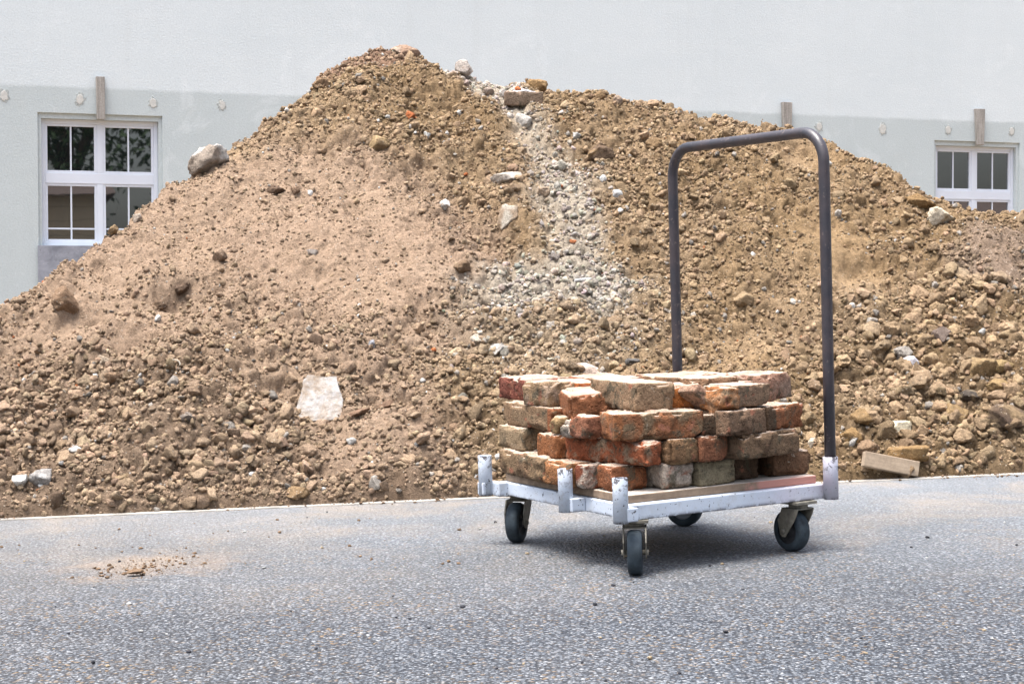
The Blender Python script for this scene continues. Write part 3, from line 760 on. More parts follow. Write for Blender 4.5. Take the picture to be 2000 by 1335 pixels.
# stones and lumps one can point at: name, category, px, py, width px, height px, colour, second colour, cover, angular, tilt y, label
GW = (.62, .60, .57); OC = (.30, .185, .085); TN = (.37, .26, .15); BR = (.235, .155, .10); DK = (.12, .085, .06)
STONES = [
 ('boulder', 'boulder', 409, 313, 96, 66, (.285, .235, .19), (.52, .49, .45), .12, 1.6, -.55, 'grey brown boulder smeared with white, perched on the left ridge of the pile'),
 ('earth_lump', 'clod', 128, 592, 78, 58, (.25, .165, .105), None, 0, .5, .5, 'big soil lump jutting from the smooth slope at the far left, below the grey board'),
 ('stone', 'stone', 796, 102, 64, 30, (.30, .20, .14), (.40, .31, .24), .2, .9, .25, 'flat brown stone lying on the very peak of the pile'),
 ('earth_lump', 'clod', 1048, 168, 46, 46, (.32, .205, .10), None, 0, .5, .3, 'upright ochre lump on the skyline just behind the mortared brick'),
 ('stone', 'stone', 744, 284, 50, 40, (.36, .255, .14), (.27, .19, .11), .2, .8, .15, 'squarish tan stone below the dark hollow near the peak'),
 ('stone', 'stone', 505, 653, 46, 27, (.30, .215, .135), None, 0, .3, -.25, 'smooth oval tan stone alone on the left slope above the white slab'),
 ('stone', 'stone', 83, 932, 56, 50, (.36, .335, .31), (.52, .50, .47), .1, 1.0, -.5, 'pointed grey granite stone in the left foot of the pile'),
 ('stone', 'stone', 990, 427, 44, 66, (.29, .215, .15), (.44, .39, .32), -.08, .4, .2, 'upright rounded stone with a pale belt, left of the whitish streak'),
 ('stone', 'stone', 990, 347, 66, 26, (.42, .36, .30), (.60, .56, .50), .2, .9, -.15, 'flat pale stone sticking out of dark soil left of the streak'),
 ('boulder', 'boulder', 1838, 424, 62, 46, (.40, .30, .18), (.60, .52, .40), .2, .4, .1, 'round cream boulder under the right window, on the skyline'),
 ('earth_lump', 'clod', 1795, 397, 66, 40, (.26, .165, .08), None, 0, .5, .2, 'overhanging ochre lump just left of the round cream boulder'),
 ('stone', 'stone', 1777, 708, 38, 30, (.62, .60, .63), (.40, .38, .40), .05, .9, .3, 'lilac white stone on the right slope beside the handle'),
 ('stone', 'stone', 1757, 690, 36, 24, (.55, .46, .32), None, 0, .5, .1, 'cream stone touching the lilac white one from above'),
 ('stone', 'stone', 1840, 658, 46, 42, (.215, .165, .135), None, 0, .9, .2, 'smooth purple brown stone above and right of the lilac white one'),
 ('stone', 'stone', 1756, 837, 60, 36, (.66, .58, .42), (.45, .36, .24), .0, .8, -.2, 'large cream white stone low on the right, above the board offcut'),
 ('boulder', 'boulder', 1968, 822, 96, 66, (.15, .105, .075), (.27, .19, .11), .1, .8, .2, 'dark brown boulder at the right edge of the photo'),
 ('stone', 'stone', 1900, 776, 54, 30, (.085, .07, .058), (.26, .20, .13), .1, .6, .05, 'blackish stone just above and left of the dark brown boulder'),
 ('earth_lump', 'clod', 1766, 884, 92, 50, (.30, .19, .09), None, 0, .4, .1, 'big crumbly ochre lump resting on the board offcut'),
 ('earth_lump', 'clod', 1868, 812, 58, 56, (.29, .195, .10), None, 0, .7, .4, 'blocky ochre lump between the cream white stone and the dark boulder'),
 ('earth_lump', 'clod', 1680, 815, 56, 38, (.26, .17, .085), None, 0, .4, 0, 'ochre lump next to the right upright of the trolley handle'),
 ('earth_lump', 'clod', 1666, 858, 52, 48, (.31, .195, .09), None, 0, .3, 0, 'ochre lump right beside the handle, one below another'),
 ('earth_lump', 'clod', 1912, 722, 70, 52, (.31, .215, .115), None, 0, .4, 0, 'crumbly tan lump right of the lilac white stone near the photo edge'),
 ('stone', 'stone', 1960, 716, 42, 34, (.34, .24, .12), None, 0, .3, -.3, 'rounded ochre cobble at the right photo edge above the dark boulder'),
 ('earth_lump', 'clod', 1955, 755, 62, 32, (.32, .22, .11), None, 0, .6, 0, 'long ochre lump lying above the dark brown boulder'),
 ('earth_lump', 'clod', 1172, 298, 60, 40, (.155, .105, .07), (.27, .18, .10), .1, .3, .1, 'dark brown lump hanging on the upper slope left of the handle top'),
 ('earth_lump', 'clod', 1280, 281, 42, 30, (.235, .155, .085), None, 0, .4, 0, 'brown lump on the upper slope just left of the handle bend'),
 ('stone', 'stone', 1205, 381, 24, 24, (.50, .49, .47), None, 0, .8, .4, 'light grey stone on the slope right of the streak'),
 ('stone', 'stone', 1178, 350, 16, 20, (.66, .64, .60), None, 0, 1.0, .2, 'slim white chip right of the streak above the light grey stone'),
 ('stone', 'stone', 605, 378, 17, 15, (.78, .76, .72), None, 0, 1.0, .4, 'small bright white stone alone on the upper left slope'),
 ('stone', 'stone', 868, 400, 28, 30, (.60, .57, .53), (.40, .32, .25), .0, .8, .3, 'whitish stone half sunk in soil in the middle of the pile'),
 ('stone', 'stone', 928, 664, 38, 25, (.58, .50, .40), None, 0, .8, -.2, 'flat cream stone left of the trolley load, above it'),
 ('stone', 'stone', 970, 681, 32, 30, (.52, .48, .43), (.35, .31, .27), .1, .8, .1, 'knobbly grey white stone just right of the flat cream stone'),
 ('stone', 'stone', 1452, 583, 48, 40, (.31, .22, .13), None, 0, .5, .2, 'rounded brown stone inside the handle opening at mid height'),
 ('stone', 'stone', 1348, 695, 30, 36, (.33, .25, .15), None, 0, .6, .2, 'tan stone just right of the far handle upright above the bricks'),
 ('earth_lump', 'clod', 1200, 630, 52, 38, (.25, .175, .11), None, 0, .8, .5, 'brown wedge shaped lump behind the load, left of the handle'),
 ('stone', 'stone', 1150, 728, 96, 46, (.40, .31, .25), (.55, .48, .43), .2, .9, .25, 'large pinkish grey block directly behind the brick load'),
 ('stone', 'stone', 1236, 706, 32, 20, (.15, .14, .13), None, 0, .7, .1, 'dark grey stone behind the bricks near the far handle upright'),
 ('earth_lump', 'clod', 598, 915, 46, 34, (.165, .115, .075), (.25, .17, .10), .1, .4, .2, 'dark brown lump at the pile foot below the white slab'),
 ('earth_lump', 'clod', 582, 961, 50, 26, (.27, .18, .10), None, 0, .3, 0, 'low ochre lump at the pile foot close to the road edge, below the dark one'),
 ('stone', 'stone', 481, 826, 42, 26, (.34, .26, .16), None, 0, .8, -.1, 'flat tan stone left of the white slab'),
 ('stone', 'stone', 367, 815, 34, 26, (.24, .20, .165), None, 0, .6, .2, 'grey brown stone under the hollow left of the flat tan stone'),
 ('stone', 'stone', 238, 936, 50, 22, (.30, .215, .13), None, 0, .8, -.15, 'flat tan flake lying low in the left foot of the pile'),
 ('stone', 'stone', 365, 888, 42, 26, (.33, .25, .17), None, 0, .5, 0, 'smooth pale brown stone in the left foot between flake and slab'),
 ('earth_lump', 'clod', 115, 873, 44, 30, (.27, .19, .12), None, 0, .4, 0, 'brown lump above the pointed grey granite stone'),
 ('earth_lump', 'clod', 212, 742, 54, 34, (.27, .18, .115), None, 0, .4, -.3, 'soil lump on the lower left slope above the clods'),
 ('stone', 'stone', 198, 703, 34, 26, (.42, .33, .24), None, 0, .7, -.2, 'pale pinkish stone half buried on the lower left slope'),
 ('stone', 'stone', 905, 131, 42, 32, (.47, .41, .36), (.32, .24, .19), .1, 1.0, .3, 'angular pale rubble block at the top of the whitish streak'),
 ('stone', 'stone', 955, 181, 26, 22, (.33, .26, .21), None, 0, .4, 0, 'round brown stone in the streak left of the mortared brick'),
 ('stone', 'stone', 1023, 236, 34, 42, (.52, .48, .43), None, 0, .7, .2, 'crumbling pale mortar lump directly under the mortared brick'),
 ('earth_lump', 'clod', 900, 525, 46, 40, (.20, .135, .085), None, 0, .5, .3, 'brown lump standing at the left corner of the spread out rubble'),
 ('earth_lump', 'clod', 624, 165, 36, 26, (.25, .165, .10), None, 0, .4, 0, 'brown lump on the left skyline just under the peak'),
 ('earth_lump', 'clod', 1174, 189, 26, 22, (.27, .18, .10), None, 0, .5, 0, 'small lump with pointed top on the skyline right of the mortared brick'),
 ('stone', 'stone', 1206, 196, 22, 22, (.36, .27, .20), None, 0, .6, 0, 'small pinkish stone on the skyline right of the pointed lump'),
 ('stone', 'stone', 222, 449, 30, 18, (.30, .21, .12), None, 0, .5, -.5, 'stone on the left skyline in front of the window foot'),
 ('stone', 'stone', 267, 426, 22, 20, (.44, .36, .29), None, 0, .5, -.4, 'pale stone on the left skyline in front of the right window sash'),
 ('stone', 'stone', 1552, 590, 30, 16, (.50, .46, .40), None, 0, .8, 0, 'pale flat stone inside the handle close to its right upright'),
 ('stone', 'stone', 1585, 864, 22, 32, (.52, .44, .34), None, 0, .7, .5, 'cream stone in the gap between the brick load and the right upright'),
 ('stone', 'stone', 1737, 653, 34, 15, (.34, .21, .085), None, 0, .9, -.3, 'orange flat stone on the right slope left of the purple brown one'),
 ('stone', 'stone', 902, 777, 26, 24, (.22, .20, .16), None, 0, .6, 0, 'greyish stone left of the topmost bricks on the load'),
 ('stone', 'stone', 726, 672, 20, 19, (.36, .36, .38), None, 0, .9, .3, 'bluish grey stone on the slope above and right of the white slab'),
 ('stone', 'stone', 610, 493, 28, 18, (.36, .31, .27), None, 0, .8, .2, 'pinkish grey stone in the middle of the smooth left slope'),
 ('earth_lump', 'clod', 352, 566, 60, 24, (.125, .085, .06), (.2, .135, .09), .1, .6, -.35, 'dark soil lump in the gouge on the smooth left slope, upper of two'),
 ('earth_lump', 'clod', 305, 598, 64, 24, (.13, .088, .06), (.2, .135, .09), .1, .6, -.3, 'dark soil lump in the gouge on the smooth left slope, lower of two'),
 ('earth_lump', 'clod', 538, 372, 38, 26, (.17, .115, .08), None, 0, .4, 0, 'dark soil lump on the upper left slope right of the boulder'),
 ('earth_lump', 'clod', 575, 372, 22, 22, (.25, .165, .11), None, 0, .3, 0, 'small round soil lump beside the dark one'),
]
for k, (nm, ct, px, py, wp, hp, c1, c2, cov, ang, ty, lab) in enumerate(STONES):
    uu, vv, zz, D = pick(px, py + hp * .18)
    m = D / FPX
    X = to_world([uu], [vv], [zz])[0]
    X = CAM + (ray(px, py) / FPX) * D                 # centre on its sight line, on the slope
    X = X + np.array([0, .10 * hp * m, 0])
    o = rock(nm, X, (wp * m, (wp * .5 + hp * .5) * m * .95, hp * m), 500 + k, c1, (0, ty, rng.uniform(-.3, .3)), ang, .36 if nm == 'earth_lump' else .24, 4, c2, cov, 1.6 if nm == 'earth_lump' else 1.3)
    tag(o, lab, ct)

# white slab leaning on the slope
def on_slope(px, py, tilt_x, tilt_y=0.0, rz=0.0, lift=0.0):
    uu, vv, zz, D = pick(px, py); X = to_world([uu], [vv], [zz + lift])[0]
    return X, D / FPX
X, m = on_slope(624, 782, 0)
S = np.array([(-.5, -.46), (-.34, -.5), (.47, -.5), (.5, -.05), (.36, .46), (-.22, .5), (-.32, .35)]) * np.array([96, 98]) * m
bm = bmesh.new(); bot = [bm.verts.new((x, .022, y)) for x, y in S]; top = [bm.verts.new((x, -.022, y)) for x, y in S]
bm.faces.new(bot); bm.faces.new(list(reversed(top)))
for i in range(len(S)): bm.faces.new((bot[i], top[i], top[(i + 1) % len(S)], bot[(i + 1) % len(S)]))
bmesh.ops.recalc_face_normals(bm, faces=bm.faces)
bmesh.ops.triangulate(bm, faces=bm.faces); bmesh.ops.subdivide_edges(bm, edges=list(bm.edges), cuts=9, use_grid_fill=True); bmesh.ops.triangulate(bm, faces=bm.faces)
q_ = np.array([v.co[:] for v in bm.verts]); g_ = np.stack([fbm(q_ * 26 + 9.1 * k, 4, 61 + k) for k in range(3)], 1) * [.011, .006, .011]
for v_, d_ in zip(bm.verts, g_): v_.co += Vector(d_)
me = bpy.data.meshes.new('concrete_slab'); bm.to_mesh(me); bm.free()
def mat_slab():
    m_, nt_, b = new_mat('chalky_slab'); t = NT(nt_); P = t.obj()
    c = t.mix(t.ramp(t.noise(P, 14, 6, .7, .4), [(.36, 0.0), (.60, 1.0)]), (.23, .175, .125), (.34, .325, .31))
    c = t.mix(1.0, c, t.ramp(t.noise(P, 70, 4, .7), [(.3, .75), (.7, 1.15)]), 'MULTIPLY')
    t.l(c, b.inputs['Base Color']); t.l(t.bump(t.noise(P, 40, 6, .7), .8, .006), b.inputs['Normal']); return m_
me.materials.append(mat_slab())
o = bpy.data.objects.new('concrete_slab', me); COL.objects.link(o); o.location = X + np.array([0, -.020, .002]); o.rotation_euler = (R(-33), 0, R(4))
tag(o, 'whitish trapezoid concrete slab leaning flat on the lower left slope', 'slab')

# ------------------------------------------------------------------ bricks
def brick_mesh(la, lb, h, seed, broken=.5, n=26):
    """box with worn arrises and knocked-off corners; its low near corner is the local origin"""
    dims = np.array([la, lb, h]); step = .0055
    cnt = np.maximum(3, np.round(dims / step)).astype(int)
    bm_v = {}; V = []; F = []
    def vid(i, j, k):
        key = (i, j, k)
        if key not in bm_v: bm_v[key] = len(V); V.append((i / cnt[0], j / cnt[1], k / cnt[2]))
        return bm_v[key]
    a, b, c = cnt
    for i in range(a):
        for j in range(b):
            F.append((vid(i, j, 0), vid(i, j + 1, 0), vid(i + 1, j + 1, 0), vid(i + 1, j, 0))); F.append((vid(i, j, c), vid(i + 1, j, c), vid(i + 1, j + 1, c), vid(i, j + 1, c)))
    for i in range(a):
        for k in range(c):
            F.append((vid(i, 0, k), vid(i + 1, 0, k), vid(i + 1, 0, k + 1), vid(i, 0, k + 1))); F.append((vid(i, b, k), vid(i, b, k + 1), vid(i + 1, b, k + 1), vid(i + 1, b, k)))
    for j in range(b):
        for k in range(c):
            F.append((vid(0, j, k), vid(0, j, k + 1), vid(0, j + 1, k + 1), vid(0, j + 1, k))); F.append((vid(a, j, k), vid(a, j + 1, k), vid(a, j + 1, k + 1), vid(a, j, k + 1)))
    V = (np.array(V) - .5) * dims
    rs = np.random.default_rng(seed)
    # crisp arrises, nibbled here and there
    rad = np.clip(.0022 + .004 * fbm(V * 30 + seed * 2.3, 3, seed + 2), .0008, min(.008, .15 * dims.min()))[:, None]; V0 = V.copy()
    inner = np.clip(V, -(dims / 2 - rad), dims / 2 - rad); d = V - inner; L = np.linalg.norm(d, axis=1); m = L > 1e-9
    V[m] = inner[m] + d[m] / L[m][:, None] * np.minimum(L[m][:, None], rad[m])
    near = np.clip(1 - (dims / 2 - np.abs(V0)) / .015, 0, 1); edge = np.sort(near, axis=1)[:, 1]             # 1 on an arris, 0 away from it
    nib = sstep(.10, .32, fbm(V * 24 + seed * 5.1, 3, seed + 7)) * (.0035 + .0085 * broken) + np.maximum(fbm(V * 75 + seed, 2, seed + 1), 0) * .0035
    V = V - np.sign(V) * near * (nib * edge)[:, None]
    # knocked-off corners
    for q in range(int(rs.integers(1, 3 + int(broken * 4)))):
        sg = rs.choice([-1, 1], 3).astype(float)
        if rs.random() < .4: sg[rs.integers(0, 2)] *= rs.uniform(0, .3)
        nrm = sg * rs.uniform(.5, 1.3, 3); nrm /= np.linalg.norm(nrm)
        lim = (np.abs(nrm) * dims / 2).sum() - rs.uniform(.002, .007 + .019 * broken)
        dd = V @ nrm - lim + .005 * fbm(V * 70 + seed, 3, seed + q); V = V - np.outer(np.maximum(dd, 0) * .96, nrm)
    # stuck crusts of mortar and a gritty surface, moved along the nearest face
    ax = np.argmax(np.abs(V) / dims, axis=1); nv = np.zeros_like(V); nv[np.arange(len(V)), ax] = np.sign(V[np.arange(len(V)), ax])
    crust = sstep(.14, .24, fbm(V * 15 + seed * 3.1, 4, seed + 8)) * (1 - edge) * .004 * (.5 + broken)
    V = V + nv * (crust + fbm(V * 120 + seed, 2, seed + 5) * .0012 + fbm(V * 14 + seed, 2, seed + 6) * .0016)[:, None]
    return V + dims / 2, np.array(F)

L_, W_ = .6764, .7103
TO = np.array([.26073, 4.39943, 0.0]); TH = .51263
TA = np.array([math.cos(TH), math.sin(TH), 0]); TB = np.array([-math.sin(TH), math.cos(TH), 0])
DECK = .203
ORG = (.34, .145, .075); RED = (.28, .10, .06); TANB = (.36, .26, .165); BRN = (.235, .16, .105); MOR = (.40, .32, .23); LIME = (.56, .51, .45); DRK = (.13, .09, .062); PNK = (.42, .22, .16); YEL = (.40, .29, .16); GRN = (.33, .30, .21); PUR = (.20, .075, .06)
B = []   # a, b, z, la, lb, h, yaw, (rx, ry), base colour, coating, cover, broken, label
def brick(a, b, z, la, lb, h, yaw, base, coat, cover, broken, label, rx=0, ry=0, name='brick', group=None, bands=None):
    seed = 900 + len(B); B.append(label)
    V, F = brick_mesh(la, lb, h, seed, broken)
    n = len(V); c1 = np.tile(base, (n, 1)).astype(float); c2 = np.tile(coat, (n, 1)).astype(float)
    if bands:
        for ax, lo, hi, cb in bands:
            x = V[:, ax]; k = (x >= lo) & (x <= hi); c1[k] = cb; c2[k] = cb
    par = np.tile([(seed * .6180339) % 1, cover - .05, 0], (n, 1))
    o = mesh_obj(name, V, F, MAT['brick'], smooth=False, attrs={'c1': c1, 'c2': c2, 'par': par})
    p = TO + a * TA + b * TB
    if z > z4 - .02 and rx == 0 and ry == 0:                # the top course was thrown on loosely
        rq = np.random.default_rng(seed + 5); rx, ry = rq.uniform(-1.0, 1.2), rq.uniform(-1.4, 1.4); z = z + .0015
    o.location = (p[0], p[1], z); o.rotation_euler = (R(rx), R(ry), TH + R(yaw))
    tag(o, label, 'brick' if name == 'brick' else 'stone', group)
    return o
H = .065
z1, z2, z3, z4 = DECK + .001, DECK + .067, DECK + .133, DECK + .199
# bottom course, from the far left post round to the handle
brick(.018, .405, z1, .14, .315, H, -6, BRN, (.30, .22, .14), .62, .9, 'crumbly soil caked brick at the left end of the bottom course, behind the left post')
brick(.012, .262, z1, .26, .145, H, 0, (.42, .21, .10), TANB, .50, .5, 'tan and orange brick of the bottom course, half behind the middle white post')
brick(.026, .205, z1 + .001, .22, .05, .062, 3, RED, LIME, .62, .6, 'narrow brick end with pale face in the bottom course, between middle and near posts')
brick(.055, .118, z1, .105, .084, .066, -2, ORG, (.36, .17, .085), .38, .4, 'bright orange brick in the bottom course right behind the near corner post')
brick(.176, .063, z1, .098, .22, H, 0, (.40, .20, .14), LIME, .72, .3, 'white plastered brick in the bottom course right of the bright orange one')
brick(.283, .052, z1, .122, .14, .064, 5, GRN, (.34, .29, .21), .5, .3, 'greenish grey brick in the bottom course right of the white plastered one')
brick(.414, .086, z1, .10, .14, .063, 9, DRK, BRN, .5, .4, 'dark brown brick in the bottom course right of the greenish grey one')
brick(.550, .083, z1, .128, .15, H, -2, (.25, .155, .10), BRN, .5, .5, 'brown brick at the right end of the bottom course beside the handle socket')
# second course
brick(.068, .604, z2, .14, .16, H, -3, (.38, .30, .20), (.42, .34, .24), .55, .4, 'pale tan brick end at the left of the second course')
brick(.040, .375, z2, .20, .112, .063, -3, (.38, .17, .08), (.36, .17, .08), .3, .3, 'brick split into orange and purple halves by a lilac stripe, second course', bands=[(0, .036, .058, (.55, .43, .46)), (0, .059, .3, PUR)])
brick(.117, .055, z2, .058, .305, H, 11.6, (.38, .135, .07), MOR, .56, .5, 'long brick mottled red, cream and black in the second course')
brick(.187, .046, z2, .088, .26, H, -1, (.30, .19, .11), (.27, .20, .12), .5, .5, 'mossy brown brick in the second course right of the long mottled one')
brick(.277, .030, z2, .090, .20, .066, 7, (.32, .15, .09), BRN, .46, .4, 'reddish brown brick in the second course, middle of the right side')
brick(.388, -.002, z2, .222, .14, H, 11, (.24, .17, .115), (.27, .195, .13), .55, 1.0, 'long broken brown brick at the right end of the second course')
# third course
brick(.066, .433, z3, .14, .335, H, -5, (.30, .21, .135), (.34, .25, .165), .58, .7, 'long tan brown brick at the left of the third course with an orange end', bands=[(1, 0, .035, (.36, .155, .08))])
brick(.052, .372, z3, .07, .052, .044, 10, YEL, TANB, .5, .9, 'small yellowish brick piece wedged in the third course at the left')
brick(.030, .288, z3, .07, .062, .040, -8, (.40, .37, .33), (.50, .47, .43), .5, 1.0, 'small grey stone wedged in the third course between yellowish and pink pieces', name='stone')
brick(.038, .208, z3, .055, .09, .058, 4, (.40, .19, .12), PNK, .5, .6, 'pinkish orange brick piece in the third course left of the large muddy one')
brick(.053, .104, z3, .245, .125, .069, -15, (.34, .16, .085), (.27, .20, .13), .60, .7, 'large muddy brick with orange left end in the middle of the third course', bands=[(0, 0, .022, (.40, .18, .085))])
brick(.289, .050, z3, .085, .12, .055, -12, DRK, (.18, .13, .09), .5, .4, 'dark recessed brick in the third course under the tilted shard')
brick(.338, -.006, z3, .142, .14, H, 10, (.29, .20, .14), (.26, .19, .14), .5, .8, 'brown brick with a cut corner in the third course')
brick(.490, .026, z3, .158, .14, .066, 15, (.33, .145, .075), BRN, .50, .4, 'brown brick with an orange stripe at the right end of the third course', bands=[(0, .0, .035, DRK), (0, .036, .075, (.36, .165, .09))])
# top course
brick(.122, .650, z4, .14, .20, .062, -2, (.26, .10, .075), (.34, .22, .17), .44, .7, 'purple red brick at the left end of the top course')
brick(.086, .486, z4 - .002, .11, .14, .066, 5, TANB, (.44, .34, .26), .55, .7, 'tan brick in the top course right against the purple red one')
brick(.070, .350, z4 - .030, .14, .14, .068, -20, (.37, .17, .09), (.42, .31, .22), .45, .8, 'orange brown brick with pale dusty top, sunk in front of the large tan one', rx=4, ry=-3)
brick(.134, .126, z4 + .003, .118, .30, .074, -8, (.36, .26, .175), (.38, .28, .185), .5, .5, 'large squared tan brick at the near corner of the top course')
brick(.264, .150, z4, .066, .12, .058, -22, (.44, .17, .055), (.33, .21, .13), .52, .8, 'orange brown brick piece against the right side of the large tan one')
brick(.285, .075, z4 + .052, .108, .10, .030, 2, (.46, .31, .23), (.48, .37, .29), .5, .15, 'thin pinkish shard tilted on edge in a gap of the top course', rx=-6, ry=44)
brick(.340, .004, z4 - .010, .055, .10, .070, 14, (.45, .21, .09), (.47, .33, .22), .55, .9, 'broken brick with orange edge right of the tilted shard', ry=6)
brick(.385, .014, z4 + .004, .125, .13, .058, 11, (.31, .22, .155), (.34, .25, .18), .5, .6, 'brown brick with dusty top in the top course, right of the orange edged one')
brick(.585, .150, z4, .115, .16, .072, 16, (.40, .25, .19), (.42, .31, .25), .55, .6, 'pinkish brick at the right end of the top course', ry=-3)
brick(.375, .155, z4 + .004, .14, .27, .070, 6, (.30, .19, .12), (.31, .22, .15), .5, .6, 'brown brick lying behind the tilted shard in the top course')
# back of the top course
brick(.170, .470, z4 - .002, .075, .16, .062, -12, (.44, .15, .055), ORG, .4, .6, 'small bright orange brick seen over the sunken one at the back of the top course')
brick(.275, .470, z4, .12, .22, .064, 4, (.38, .16, .10), (.46, .34, .27), .5, .7, 'red brick with dusty top behind the large tan one')
brick(.415, .440, z4, .24, .125, .066, -3, (.40, .24, .16), (.46, .36, .27), .55, .5, 'long pale orange brick along the far edge of the top course')
brick(.545, .320, z4 + .002, .125, .10, .060, 3, (.44, .19, .09), (.46, .33, .24), .5, .5, 'flat orange brick at the far right of the top course')
brick(.470, .165, z4 - .004, .10, .14, .062, 8, (.43, .24, .17), (.50, .38, .31), .55, .7, 'pink dusty brick in the top course behind the brown dusty topped one')
brick(.250, .620, z4 - .004, .25, .09, .060, 0, (.38, .17, .10), (.45, .34, .26), .5, .6, 'reddish brick on the far left edge of the top course')
# the hidden core that carries the top course
for zz, cells in ((z1, [(.27, .24), (.42, .26), (.30, .42), (.45, .44)]), (z2, [(.26, .32), (.41, .20), (.41, .36), (.555, .22), (.28, .50), (.44, .52)]), (z3, [(.23, .30), (.32, .18), (.46, .19), (.38, .35), (.53, .35), (.25, .47), (.42, .51)])):
    for a_, b_ in cells:
        brick(a_, b_, zz, .135, .14, .062, 0, (.33, .19, .12), MOR, .5, .3, 'old brick in the hidden core of the load behind the outer courses', group='bricks in the core of the load')

# ------------------------------------------------------------------ platform trolley
tr = empty('platform_trolley', tuple(TO), TH)
tag(tr, 'white platform trolley with wooden deck and tall dark handle, loaded with old bricks', 'trolley')
fr_ = MB()
ra, rb = .042, .022                                 # outer faces of the rails
ZB, ZT = .1425, .180
fr_.box(ra, ra + .038, rb + .002, W_ - .02, ZB, ZT, .003)
fr_.box(L_ - .040, L_ - .002, rb + .002, W_ - .02, ZB, ZT, .003)
fr_.box(-.004, ra - .0005, -.018, .018, ZB + .002, ZT - .001, .002)          # stubs that carry the posts
fr_.box(ra + .0005 - .06, ra - .0005, W_ - .017, W_ + .017, ZB + .002, ZT - .001, .002)
fr_.build('side_rail', MAT['white_paint'], tr)
f2 = MB(); f2.box(.012, L_ - .005, rb, rb + .0375, ZB - .0015, ZT + .0012, .003); f2.build('long_rail', MAT['white_paint'], tr)
f2 = MB(); f2.box(.012, L_ - .005, W_ - .0575, W_ - .02, ZB - .0015, ZT + .0012, .003); f2.build('long_rail', MAT['white_paint'], tr)
f3 = MB(); f3.box(.0, ra - .0005, .3748 * W_ - .032, .3748 * W_ - .004, ZB + .001, ZT - .001, .002); f3.build('post_bracket', MAT['white_paint'], tr)
dk = MB(); dk.box(.050, L_ - .012, .046, W_ - .03, ZT + .0018, DECK, .0025); dk.build('deck', MAT['deck'], tr)
for a_, b_, zb, zt in ((0, W_, .1417, .2564), (0, .3748 * W_, .1417, .2564), (0, 0, .1417, .2564)):
    q = MB(); q.hollow(a_, b_, zb, zt, .0198, .0172, .05); po = q.build('post', MAT['white_paint'], tr)
for b_ in (0, W_):
    q = MB(); q.hollow(L_, b_, .1417, .2564, .0202, .0170, .05); q.build('handle_socket', MAT['white_paint'], tr)
# U handle
HZ, RB = 1.1337, .085
pts = [(L_, 0, .215), (L_, 0, .5)] + [(L_, 0, HZ - RB)]
for k in range(1, 9):
    t_ = k / 8 * math.pi / 2; pts.append((L_, RB - RB * math.cos(t_), HZ - RB + RB * math.sin(t_)))
pts.append((L_, W_ / 2, HZ))
for k in range(0, 9):
    t_ = k / 8 * math.pi / 2; pts.append((L_, W_ - RB + RB * math.sin(t_), HZ - RB + RB * math.cos(t_)))
pts += [(L_, W_, .5), (L_, W_, .215)]
hd = MB(); hd.tube(pts, .0152, 28); hd.build('handle', MAT['handle'], tr)

def caster(a, b, yaw, hub, label=None):
    """a, b = where the wheel touches; yaw = direction of the axle, degrees from the trolley's long side"""
    root = MB(); M_ = Matrix.Translation((a, b, 0)) @ Matrix.Rotation(R(yaw), 4, 'Z')
    rw, wd, tr_ = .0575, .040, .028
    # local: x = axle, y = rolling direction (swivel lies at +y), z up
    root.box(-.036, .036, tr_ - .036, tr_ + .036, .1325, .1405, .001, M_)
    root.lathe([(.0, -.006), (.026, -.006), (.026, .006), (.0, .006)], 28, M_ @ Matrix.Translation((0, tr_, .1265)) @ Matrix.Rotation(R(90), 4, 'Y'))
    root.box(-.031, .031, tr_ - .030, tr_ + .026, .1175, .1215, .001, M_)
    o = root.build('caster', MAT['zinc'], tr)
    poly = [(tr_ + .030, .1215), (tr_ - .032, .1215), (-.022, .085), (-.013, .0575 - .010), (-.006, .0575 - .016), (.006, .0575 - .016), (.012, .0575 - .008), (tr_ + .012, .085), (tr_ + .024, .105)]
    for sx in (-1, 1): fk = MB(); fk.prism(poly, sx * .0268, sx * .0303, M_); fk.build('fork_arm', MAT['zinc'], o)
    ty = MB(); c = M_ @ Matrix.Translation((0, 0, rw))
    ty.lathe([(.036, -wd/2 + .002), (.050, -wd/2 + .001), (.0545, -wd/2 + .004), (rw, -wd/2 + .010), (rw, wd/2 - .010), (.0545, wd/2 - .004), (.050, wd/2 - .001), (.036, wd/2 - .002)], 56, c); ty.build('tyre', MAT['rubber'], o)
    rm = MB(); rm.lathe([(.0, -.019), (.012, -.019), (.014, -.012), (.030, -.008), (.0362, -.0165), (.0362, .0165), (.030, .008), (.014, .012), (.012, .019), (.0, .019)], 40, c); rm.build('rim', MAT[hub], o)
    ax = MB(); ax.lathe([(.0, -.035), (.007, -.035), (.007, .035), (.0, .035)], 12, c); ax.build('axle_bolt', MAT['zinc'], o)
    return o
D_ = math.degrees(TH)
caster(.062, .034, -5 - D_, 'rim_dark')
caster(.087, .690, -18 - D_, 'rim_dark')
caster(.596, .071, 180 + 33 - D_, 'rim_dark')
caster(.634, .633, 180 + 62 - D_, 'rim')
for a_, b_ in ((.075, .06),):
    pass

